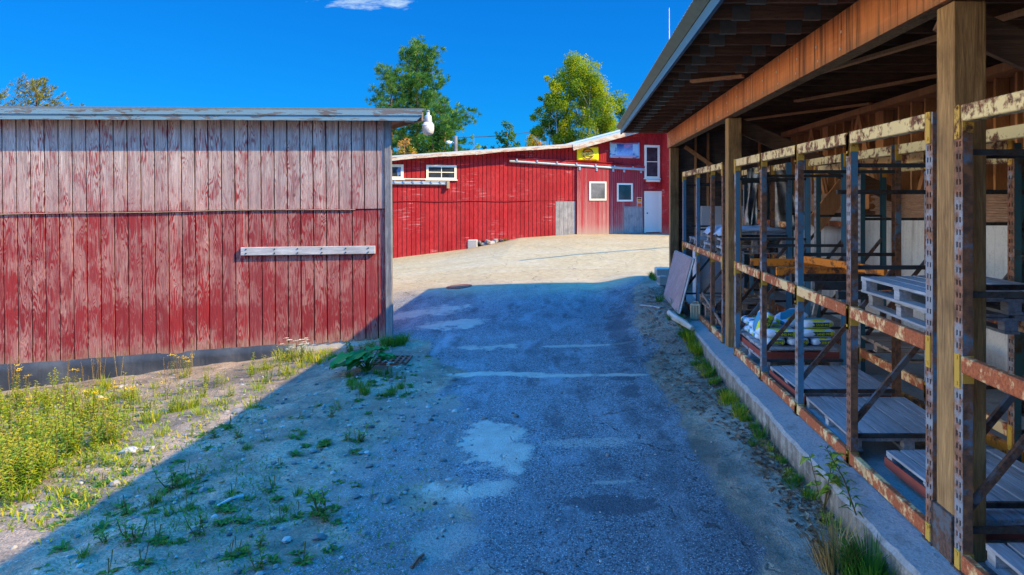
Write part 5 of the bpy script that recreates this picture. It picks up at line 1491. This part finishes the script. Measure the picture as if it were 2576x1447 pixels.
scatter('low', [(870, 950), (1050, 940), (1060, 1000), (900, 1010)], 26, .75); scatter('grass', [(860, 940), (1040, 940), (1000, 1000), (880, 1010)], 16, .6)
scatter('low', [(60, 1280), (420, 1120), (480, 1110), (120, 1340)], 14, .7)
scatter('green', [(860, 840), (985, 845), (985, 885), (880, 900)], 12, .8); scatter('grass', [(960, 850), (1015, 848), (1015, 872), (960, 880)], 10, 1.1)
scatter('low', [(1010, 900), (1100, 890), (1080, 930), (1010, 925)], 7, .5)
for k in range(150):
    Y = wr.uniform(4.6, 12.5); plant(wr.choice(('low', 'grass', 'sungrass', 'grass')), 2.0 - abs(wr.gauss(0, .06)) - .005, Y, wr.uniform(.35, .85) * (.6 if Y < 7 else 1.), info='kerb')
for x, y in ((1700, 770), (1685, 800), (1720, 790), (1665, 700), (1650, 700), (1660, 760), (1740, 815), (1655, 705), (1722, 845)):
    X, Y = gp(x, y); plant('grass', min(X, 1.99), Y, .9, info='kerb')
for x, y in ((1262, 605), (1266, 607), (1272, 606)):
    p = bpt(x, y + 4, .35); plant('green', p.x, p.y, .9, info='green')
# single plants worth pointing at
X, Y = gp(432, 1230); plant('green', X, Y, 1.35, 'bright bushy weed standing alone on the shadow line of the gravel')
X, Y = gp(338, 1360); plant('green', X, Y, 1.25, 'spreading bright green weed near the bottom left in the shade')
X, Y = gp(810, 1300); plant('green', X, Y, 1.1, 'leafy green weed at the gravel edge left of the asphalt, near the bottom')
X, Y = gp(880, 885); plant('green', X, Y, 1.2, 'spiky green weed under the barn wall where the shadow begins')
def dock():
    q = random.Random(5); m = MB(); X, Y = gp(925, 935)
    for i in range(13):
        a = q.uniform(0, 6.3); r = q.uniform(.05, .3); h = q.uniform(.10, .30); c = Vector((r * math.cos(a) * 1.4, r * math.sin(a) * .8, h)); m.rc = q.random()
        m.tube([(0, 0, 0), c * .6 + Vector((0, 0, .03)), c], [.010, .008, .005], 5)
        L, w = q.uniform(.24, .36), q.uniform(.19, .27); d = Vector((math.cos(a), math.sin(a), q.uniform(-.15, .3))).normalized(); s_ = d.cross(Vector((0, 0, 1))).normalized(); u = s_.cross(d)
        cols = 6; vs = []
        for j in range(cols + 1):
            t = j / cols; ww = w / 2 * (math.sin(math.pi * min(1, .16 + .84 * t)) ** .7) * (1 - .12 * (j % 2)) if j < cols else .004
            p = c + d * (L * (t - .12)) - Vector((0, 0, 1)) * (.16 * t * t * L * 2)
            for v in (-1, -.5, 0, .5, 1): vs.append(p + s_ * (ww * v) + u * (.028 * abs(v) - .018 * math.sin(j * 2.2 + v * 6)))
        m.add(vs, [(j * 5 + k, j * 5 + k + 1, (j + 1) * 5 + k + 1, (j + 1) * 5 + k) for j in range(cols) for k in range(4)])
    o = m.build('dock_plant', MT['burdock'], None, True, loc=(X, Y, gz(X, Y)), rnd=True); tag(o, 'big leafed dark green dock plant beside the drain grate', 'plant')
dock()
def tallweed():
    q = random.Random(9); m = MB()
    b = Vector((2.02, 4.95, .02)); tp = Vector((1.98 + .0, 5.05, .98))
    b = Vector((2.055, 4.93, .2)); tip = pz(2075, 1122, 4.95)
    mid = b.lerp(tip, .5) + Vector((.02, 0, .02)); m.rc = .2; m.tube([b - Vector((0, 0, .2)), b, mid, tip], [.007, .006, .005, .002], 5, 1)
    for i in range(40):
        t = (i + 1) / 40; p = b.lerp(mid, t * 2) if t < .5 else mid.lerp(tip, t * 2 - 1); az = i * 2.4; m.rc = q.random()
        m.leaf(p, (math.cos(az), math.sin(az), .35), .13 * (1.1 - .6 * t), .020, droop=.3)
    tag(m.build('tall_weed', [MT['weed'], MT['stem']], None, off=b, loc=b, rnd=True), 'tall thin green weed with narrow leaves growing at the kerb edge', 'weed')
    m = MB(); b = Vector((2.0, 5.45, gz(1.95, 5.45)))
    for s in range(4):
        top = b + Vector((q.uniform(-.12, .14), q.uniform(-.1, .1), q.uniform(.3, .48))); m.rc = .3; m.tube([b, top], [.005, .003], 4, 1)
        for i in range(9):
            az = q.uniform(0, 6.3); m.rc = q.random(); m.leaf(top.lerp(b, q.uniform(0, .55)), (math.cos(az), math.sin(az), q.uniform(-.2, .4)), q.uniform(.09, .14), q.uniform(.05, .075), droop=.3)
    tag(m.build('sapling', [MT['sapling'], MT['stem']], None, off=b, loc=b, rnd=True), 'pale yellow green broad leafed sapling growing over the kerb', 'plant')
    m = w_grass(5, 420, .30, .16); b = Vector((1.93, 4.42, gz(1.93, 4.42)))
    tag(m.build('grass_clump', MT['weed'], None, loc=b, rnd=True), 'thick dark green grass clump at the kerb near the bottom edge', 'grass clump')
    m = w_grass(6, 160, .34, .14); b = Vector((1.78, 4.62, gz(1.8, 4.62)))
    tag(m.build('grass_clump', MT['drygrass'], None, loc=b, rnd=True), 'dry straw coloured grass clump beside the green clump at the kerb', 'grass clump')
MT['sapling'] = leafmat('pale_sapling_leaves', [(.16, .24, .02), (.30, .36, .03), (.40, .38, .05)], .4)
tallweed()
# fine ground cover that nobody could count
m = MB(); q = random.Random(77)
for k in range(9000):
    if q.random() < .62: x = q.uniform(-60, 700); y = q.uniform(985, 1340)
    else: x = q.uniform(100, 1080); y = q.uniform(930, 1447)
    line = 1440 - .667 * x
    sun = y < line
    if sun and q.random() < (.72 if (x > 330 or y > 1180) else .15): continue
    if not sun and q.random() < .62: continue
    X, Y = gp(x, y)
    if Y > 11.7 + .104 * (X + 3.2): continue
    for b in range(4):
        a = q.uniform(0, 6.3); h = q.uniform(.03, .10) * (1.35 if sun else .7); m.rc = q.random()
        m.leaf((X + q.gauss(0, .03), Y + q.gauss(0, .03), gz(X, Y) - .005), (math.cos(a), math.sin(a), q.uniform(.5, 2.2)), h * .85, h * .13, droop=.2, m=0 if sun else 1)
tag(m.build('ground_cover', [MT['weed_sun'], MT['weed']], None, rnd=True), kind='stuff')

# rubble under the barn foot
for k, (x, y) in enumerate(((1205, 612), (1226, 611), (1245, 609), (1262, 607), (1216, 617), (1236, 615))):
    p = bpt(x, y, .12 + .05 * (k % 2)); mm = MB(); rock(mm, (0, 0, .05), .13 + .04 * (k % 3), rn); mm.r = [.3 + .12 * k] * len(mm.r)
    tag(mm.build('rubble_stone', MT['stone'], None, False, loc=p, rnd=True), 'loose foundation stone in the gap under the red barn', 'stone', 'foundation stones under the red barn')
q = rn
p = bpt(1190, 618, .05); mm = MB(); mm.box(-.25, .2, -.1, .1, -.3, .28); tag(mm.build('pale_footing', MT['foundation'], None, loc=p, bevel=.03), 'pale broken footing at the left end of the gap under the red barn', 'footing')

# ------------------------------------------------------------------ trees, pole, wire
def pine(label, x, Y, ytop, spread, seed, zmin=3.0, nb=64, mats=('needle',), lean=0., top=1., clump=.34, dens=20, prof=None, side=0.):
    q = random.Random(seed); base = Vector(((x - CX) / F * Y, Y, .6)); H = CH - (ytop - CY) / F * Y - base.z
    r = empty('pine_tree', base, label, 'tree')
    m = MB(); m.tube([(0, 0, -.4), (lean * .3, 0, H * .35), (lean * .7, 0, H * .7), (lean, 0, H)], [.17, .13, .08, .012], 8)
    cr = MB()
    for i in range(nb):
        t = ((i + .5) / nb) ** .85; z = zmin + (H * .985 - zmin) * t; az = i * 2.4 + q.gauss(0, .4)
        pr = prof(t) if prof else (.30 + .9 * (1 - t) ** .8) * (.8 + .35 * math.sin(i * 1.7))
        L = spread * pr * q.uniform(.65, 1.15) * (1 + side * math.cos(az))
        o = Vector((lean * z / H, 0, z)); d = Vector((math.cos(az), math.sin(az), q.uniform(-.08, .25) + .5 * t))
        pts = [o, o + d * L * .5 + Vector((0, 0, -.03 * L)), o + d * L + Vector((0, 0, .10 * L))]
        m.tube(pts, [.035 * (1 - .6 * t), .022, .008], 4)
        nc = max(5, int(L * 11))
        for c in range(nc):
            f = .22 + .80 * (c + q.random()) / nc; p = pts[0].lerp(pts[1], f * 2) if f < .5 else pts[1].lerp(pts[2], f * 2 - 1)
            off = Vector((q.gauss(0, .2), q.gauss(0, .2), q.gauss(.04, .10))) * (.5 + L * .28); p = p + off
            tone = q.uniform(.0, .7); dd = Vector((off.x + d.x * .3, off.y + d.y * .3, .35)).normalized()
            for n in range(dens):
                v = (dd * .7 + Vector((q.gauss(0, .6), q.gauss(0, .6), q.gauss(.15, .5)))).normalized(); cr.rc = min(1, max(0, tone + q.gauss(0, .18)))
                cr.leaf2(p, v, clump * q.uniform(.7, 1.3), .045)
    m.build('trunk', MT['bark'], r, True); cr.build('crown', MT[mats[0]], r, rnd=True)
    return r
pine('tall dark green pine behind the red barn, the larger left of the yard', 1056, 52, 118, 4.2, 1, 3.2, 84, lean=-.3, side=.12, prof=lambda t: (.22 + .78 * (1 - t) ** .72) * (.85 + .25 * math.sin(t * 23)))
pine('slimmer pine with open branches left of the tall pine, rising over the worn barn roof', 985, 50, 172, 2.2, 2, 3.0, 44, prof=lambda t: (.35 + .65 * (1 - t) ** .7))
pine('young pine with low drooping branches right of the tall pine', 1118, 47, 262, 2.0, 6, 2.6, 34, prof=lambda t: .5 + .5 * (1 - t))
pine('sparse yellowish pine top showing over the left end of the worn barn roof', 92, 42, 205, 2.5, 4, 5.2, 30, mats=('needle_y',), clump=.26, dens=13, prof=lambda t: .25 + .85 * (1 - t))
pine('second pine tip at the left edge of the picture over the barn roof', -18, 42, 236, 1.0, 5, 5.2, 18, mats=('needle_y',), clump=.26)

def broadleaf(name, label, x, Y, ytop, rx, seed, mat, trunks, bark, n=9000, zc=.62, rz=.42, leaf=.15, cl=70, base_z=.6, shape=None, trunk_r=.09):
    q = random.Random(seed); base = Vector(((x - CX) / F * Y, Y, base_z)); H = CH - (ytop - CY) / F * Y - base.z
    r = empty(name, base, label, 'tree'); m = MB(); ends = []
    for k in range(trunks):
        a = q.uniform(0, 6.3); s = rx * .5 * (0 if k == 0 else 1) * q.uniform(.5, 1); tp = Vector((s * math.cos(a) if k else .1, s * math.sin(a) * .7, H * (.95 if k == 0 else q.uniform(.7, .9))))
        b = Vector((.25 * math.cos(a) if k else 0, .2 * math.sin(a) if k else 0, -.3)); mid = b.lerp(tp, .5) + Vector((q.gauss(0, .12), q.gauss(0, .12), 0))
        m.tube([b, b.lerp(mid, .5), mid, mid.lerp(tp, .5), tp], [trunk_r, trunk_r * .85, trunk_r * .62, trunk_r * .4, .012], 7)
        for i in range(15):
            f = .28 + .7 * i / 15; p = b.lerp(mid, f * 2) if f < .5 else mid.lerp(tp, f * 2 - 1); az = i * 2.4 + q.random(); L = rx * q.uniform(.35, .8) * (1.15 - .6 * f)
            e = p + Vector((math.cos(az) * L, math.sin(az) * L, L * q.uniform(.5, 1.1))); m.tube([p, p.lerp(e, .5) + Vector((0, 0, .05)), e], [trunk_r * .3, trunk_r * .2, .006], 4); ends.append(e)
    cr = MB(); cs = []
    for i in range(cl):
        for _ in range(40):
            u, v, w = q.uniform(-1, 1), q.uniform(-1, 1), q.uniform(-1, 1); d2 = u * u + v * v + w * w
            if .12 < d2 < 1: break
        lim = shape(w) if shape else 1.
        cs.append((Vector((u * rx * lim, v * rx * lim * .8, H * (zc + rz * w))), q.uniform(.45, .95) * (rx * .36), q.gauss(.42, .22) + .06 * u))
    for e in ends: cs.append((e, q.uniform(.3, .5) * (rx * .34), q.gauss(.4, .2)))
    per = n // len(cs)
    for c, rad, tone in cs:
        for i in range(int(per * q.uniform(.6, 1.4) * min(1.5, max(.22, (rad / (rx * .25)) ** 2)))):
            d = Vector((q.gauss(0, 1), q.gauss(0, 1), q.gauss(0, 1))).normalized() * (rad * q.random() ** .45); p = c + d * Vector((1, 1, .85)).length / 1.65
            cr.rc = min(1, max(0, tone + q.gauss(0, .13))); v = Vector((q.gauss(0, 1), q.gauss(0, 1), q.gauss(-.2, .7)))
            cr.leaf2(p, v, leaf * q.uniform(.7, 1.25), leaf * .8)
    m.build('trunk', MT[bark], r, True); cr.build('crown', MT[mat], r, rnd=True)
    return r
tap = lambda w: 1.05 - .45 * max(0, w) - .25 * max(0, -w)
broadleaf('birch_tree', 'tall yellow green birch with white stems behind the red barn', 1468, 50, 132, 3.0, 21, 'birch_leaf', 3, 'birch_bark', 60000, .60, .42, .125, 92, shape=tap, trunk_r=.10)
broadleaf('birch_tree', 'smaller greener birch standing left of the tall birch', 1388, 49, 172, 1.55, 22, 'birch_leaf', 2, 'birch_bark', 24000, .60, .42, .125, 50, shape=tap)
broadleaf('leafy_tree', 'dark green leafy tree half hidden right of the birches behind the shed eave', 1584, 56, 236, 2.1, 23, 'dec_leaf', 1, 'bark', 9000, .6, .4, .18, 36)
broadleaf('leafy_tree', 'small dark green tree alone in the gap between the pines and the birches', 1272, 46, 312, 1.25, 24, 'dec_leaf', 2, 'bark', 4200, .66, .36, .16, 26)
broadleaf('autumn_tree', 'red and yellow autumn shrub between the worn barn corner and the pine trunks', 1014, 44, 346, .95, 25, 'aut_leaf', 3, 'bark', 3600, .66, .34, .13, 26)
broadleaf('leafy_tree', 'bright green bush under the tall pine', 1085, 46, 325, 1.9, 26, 'dec_leaf', 3, 'bark', 11000, .6, .4, .18, 36)
broadleaf('autumn_tree', 'thin yellowing sapling right of the utility pole', 1188, 45, 338, .75, 27, 'birch_leaf', 2, 'bark', 1600, .68, .32, .12, 16)
broadleaf('leafy_tree', 'low dark bush along the barn roof left of the small tree', 1222, 47, 352, .9, 28, 'dec_leaf', 2, 'bark', 3000, .68, .3, .15, 18)
broadleaf('autumn_tree', 'low orange tinged bush at the foot of the birches', 1345, 46, 330, 1.2, 29, 'aut_leaf', 2, 'bark', 5000, .66, .33, .14, 24)
def pole():
    t = pz(1146, 343, 46); r = empty('utility_pole', (t.x, t.y, .5), 'grey utility pole with a small street lamp behind the red barn roof', 'pole')
    m = MB(); m.tube([(0, 0, 0), (0, 0, t.z - .5)], [.17, .13], 10); m.build('shaft', MT['corner'], r)
    e = pz(1128, 358, 45.6) - r.location
    m = MB(); m.tube([(0, 0, e.z - .1), (e.x * .5, e.y * .5, e.z + .05), e], .025, 6); a = m.build('lamp_arm', MT['galv'], r)
    m = MB(); m.lathe([(.0, .10), (.10, .09), (.20, .02), (.21, -.05), (.12, -.13), (0, -.15)], e, 14); m.build('lamp_head', MT['lamp_white'], r, True)
pole()
a, b = pz(1146, 346, 46), pz(1330, 318, 60); c = pz(1445, 300, 68)
m = MB(); pts = []
for i in range(25):
    t = i / 24; p = a.lerp(c, t); p.z -= .5 * math.sin(math.pi * t); pts.append(p)
m.tube(pts, .03, 5); tag(m.build('overhead_wire', MT['bolt'], None, off=a, loc=a), 'dark overhead wire running right from the utility pole behind the birches', 'wire')
# wire over the yard that throws the thin shadow line on the sunlit ground
g0, g1 = gp(1308, 656), gp(1690, 622)
k0 = 4.4
A = Vector((g0[0], g0[1], gz(*g0))) + SUN * (k0 / SUN.z); Bq = Vector((g1[0], g1[1], gz(*g1))) + SUN * (4.0 / SUN.z)
m = MB(); A2 = A + (A - Bq) * .0; m.tube([A2, A2.lerp(Bq, .5) - Vector((0, 0, .02)), Bq + (Bq - A2) * .6], .065, 5); tag(m.build('overhead_wire', MT['bolt'], None, off=A, loc=A), 'service wire strung behind the shed to throw the thin yard shadow', 'wire')
p = pz(1685, 112, 16); p.z = 4.4; t = pz(1683.5, 20, 16)
r = empty('whip_antenna', p, 'thin white whip antenna rising above the shed roof edge', 'antenna')
m = MB(); m.tube([(0, 0, 0), (t - p) * .5, t - p], [.014, .011, .006], 6); m.build('rod', MT['lamp_white'], r)
m = MB(); m.lathe([(.05, -.02), (.05, .06), (.02, .08)], n=10); m.build('base', MT['lamp_dark'], r)

# ------------------------------------------------------------------ world, sun, camera
w = bpy.data.worlds.new('World'); sc.world = w; w.use_nodes = True
nt = w.node_tree; bg = nt.nodes['Background']
def N(t, **k):
    n = nt.nodes.new(t)
    for a, b in k.items(): setattr(n, a, b)
    return n
sky = N('ShaderNodeTexSky', sky_type='NISHITA'); sky.sun_disc = False
el = math.asin(SUN.z); sky.sun_elevation = el; sky.sun_rotation = math.atan2(SUN.x, SUN.y); sky.air_density = 1.0; sky.dust_density = .2; sky.ozone_density = 2.0
gm = N('ShaderNodeGamma'); gm.inputs['Gamma'].default_value = .62; nt.links.new(sky.outputs[0], gm.inputs['Color'])
hs = N('ShaderNodeHueSaturation'); hs.inputs['Saturation'].default_value = 1.45; nt.links.new(gm.outputs[0], hs.inputs['Color'])
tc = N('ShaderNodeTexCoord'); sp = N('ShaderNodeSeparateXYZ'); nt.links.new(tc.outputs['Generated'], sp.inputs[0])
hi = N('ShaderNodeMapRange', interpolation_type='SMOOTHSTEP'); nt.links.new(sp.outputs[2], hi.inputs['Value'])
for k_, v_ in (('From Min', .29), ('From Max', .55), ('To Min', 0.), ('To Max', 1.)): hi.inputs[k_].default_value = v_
tn = N('ShaderNodeMix', data_type='RGBA'); nt.links.new(hi.outputs[0], tn.inputs[0]); tn.inputs[6].default_value = (.01, .285, .67, 1); tn.inputs[7].default_value = (.12, 2.2, 3.9, 1)  # sky brightened overhead, beyond the view, to lift the shaded ground
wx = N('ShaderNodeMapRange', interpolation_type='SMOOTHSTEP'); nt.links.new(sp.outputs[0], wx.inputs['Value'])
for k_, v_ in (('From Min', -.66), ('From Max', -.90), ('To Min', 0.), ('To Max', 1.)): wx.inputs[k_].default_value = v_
t2 = N('ShaderNodeMix', data_type='RGBA'); nt.links.new(wx.outputs[0], t2.inputs[0]); nt.links.new(tn.outputs[2], t2.inputs[6]); t2.inputs[7].default_value = (5.0, 3.7, 2.9, 1)  # added sky brightness left of the view, to fill the shed interior
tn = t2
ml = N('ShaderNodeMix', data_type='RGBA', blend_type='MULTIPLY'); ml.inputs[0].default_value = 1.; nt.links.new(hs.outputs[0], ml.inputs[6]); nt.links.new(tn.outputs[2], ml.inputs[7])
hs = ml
# one small cloud high in front
def mt(op, a, b=None, cl=False):
    n = N('ShaderNodeMath', operation=op, use_clamp=cl)
    for i, v in enumerate((a, b)):
        if v is None: continue
        if isinstance(v, (int, float)): n.inputs[i].default_value = v
        else: nt.links.new(v, n.inputs[i])
    return n.outputs[0]
yy = mt('MAXIMUM', sp.outputs[1], .001); ax = mt('DIVIDE', sp.outputs[0], yy); az = mt('DIVIDE', sp.outputs[2], yy)
cb = N('ShaderNodeCombineXYZ'); nt.links.new(ax, cb.inputs[0]); nt.links.new(mt('MULTIPLY', az, 3.2), cb.inputs[1])
nz = N('ShaderNodeTexNoise'); nt.links.new(cb.outputs[0], nz.inputs['Vector']); nz.inputs['Scale'].default_value = 30; nz.inputs['Detail'].default_value = 6; nz.inputs['Roughness'].default_value = .6
du = mt('DIVIDE', mt('ADD', ax, .300), .060); dv = mt('DIVIDE', mt('SUBTRACT', az, .288), .010)
d2 = mt('ADD', mt('MULTIPLY', du, du), mt('MULTIPLY', dv, dv))
k = mt('MULTIPLY', mt('SUBTRACT', mt('SUBTRACT', nz.outputs[0], .30), mt('MULTIPLY', d2, .16)), 3.4, True)
k = mt('MULTIPLY', k, .8, True)
mx = N('ShaderNodeMix', data_type='RGBA'); nt.links.new(k, mx.inputs[0]); nt.links.new(ml.outputs[2], mx.inputs[6]); mx.inputs[7].default_value = (1.6, 2.0, 2.3, 1)
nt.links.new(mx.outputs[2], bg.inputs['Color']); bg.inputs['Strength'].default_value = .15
sl = bpy.data.lights.new('sun', 'SUN'); sl.energy = 3.3; sl.angle = R(.53); sl.color = (1, .75, .33)
so = bpy.data.objects.new('sun', sl); COL.objects.link(so); so.rotation_euler = SUN.to_track_quat('Z', 'Y').to_euler(); so.location = SUN * 60
cam = bpy.data.cameras.new('camera'); co = bpy.data.objects.new('camera', cam); COL.objects.link(co); sc.camera = co
co.location = (0, 0, CH); co.rotation_euler = (R(90), 0, 0); cam.lens = 24; cam.sensor_width = 36; cam.clip_end = 3000; cam.clip_start = .05
cam.shift_x = -(CX - 1288) / 2576; cam.shift_y = -(723.5 - CY) / 2576
vs = sc.view_settings; vs.view_transform = 'Standard'; vs.look = 'None'; vs.gamma = 1; vs.exposure = 1.65; vs.use_curve_mapping = False
sc.cycles.max_bounces = 8; sc.cycles.diffuse_bounces = 5; sc.cycles.use_denoising = True
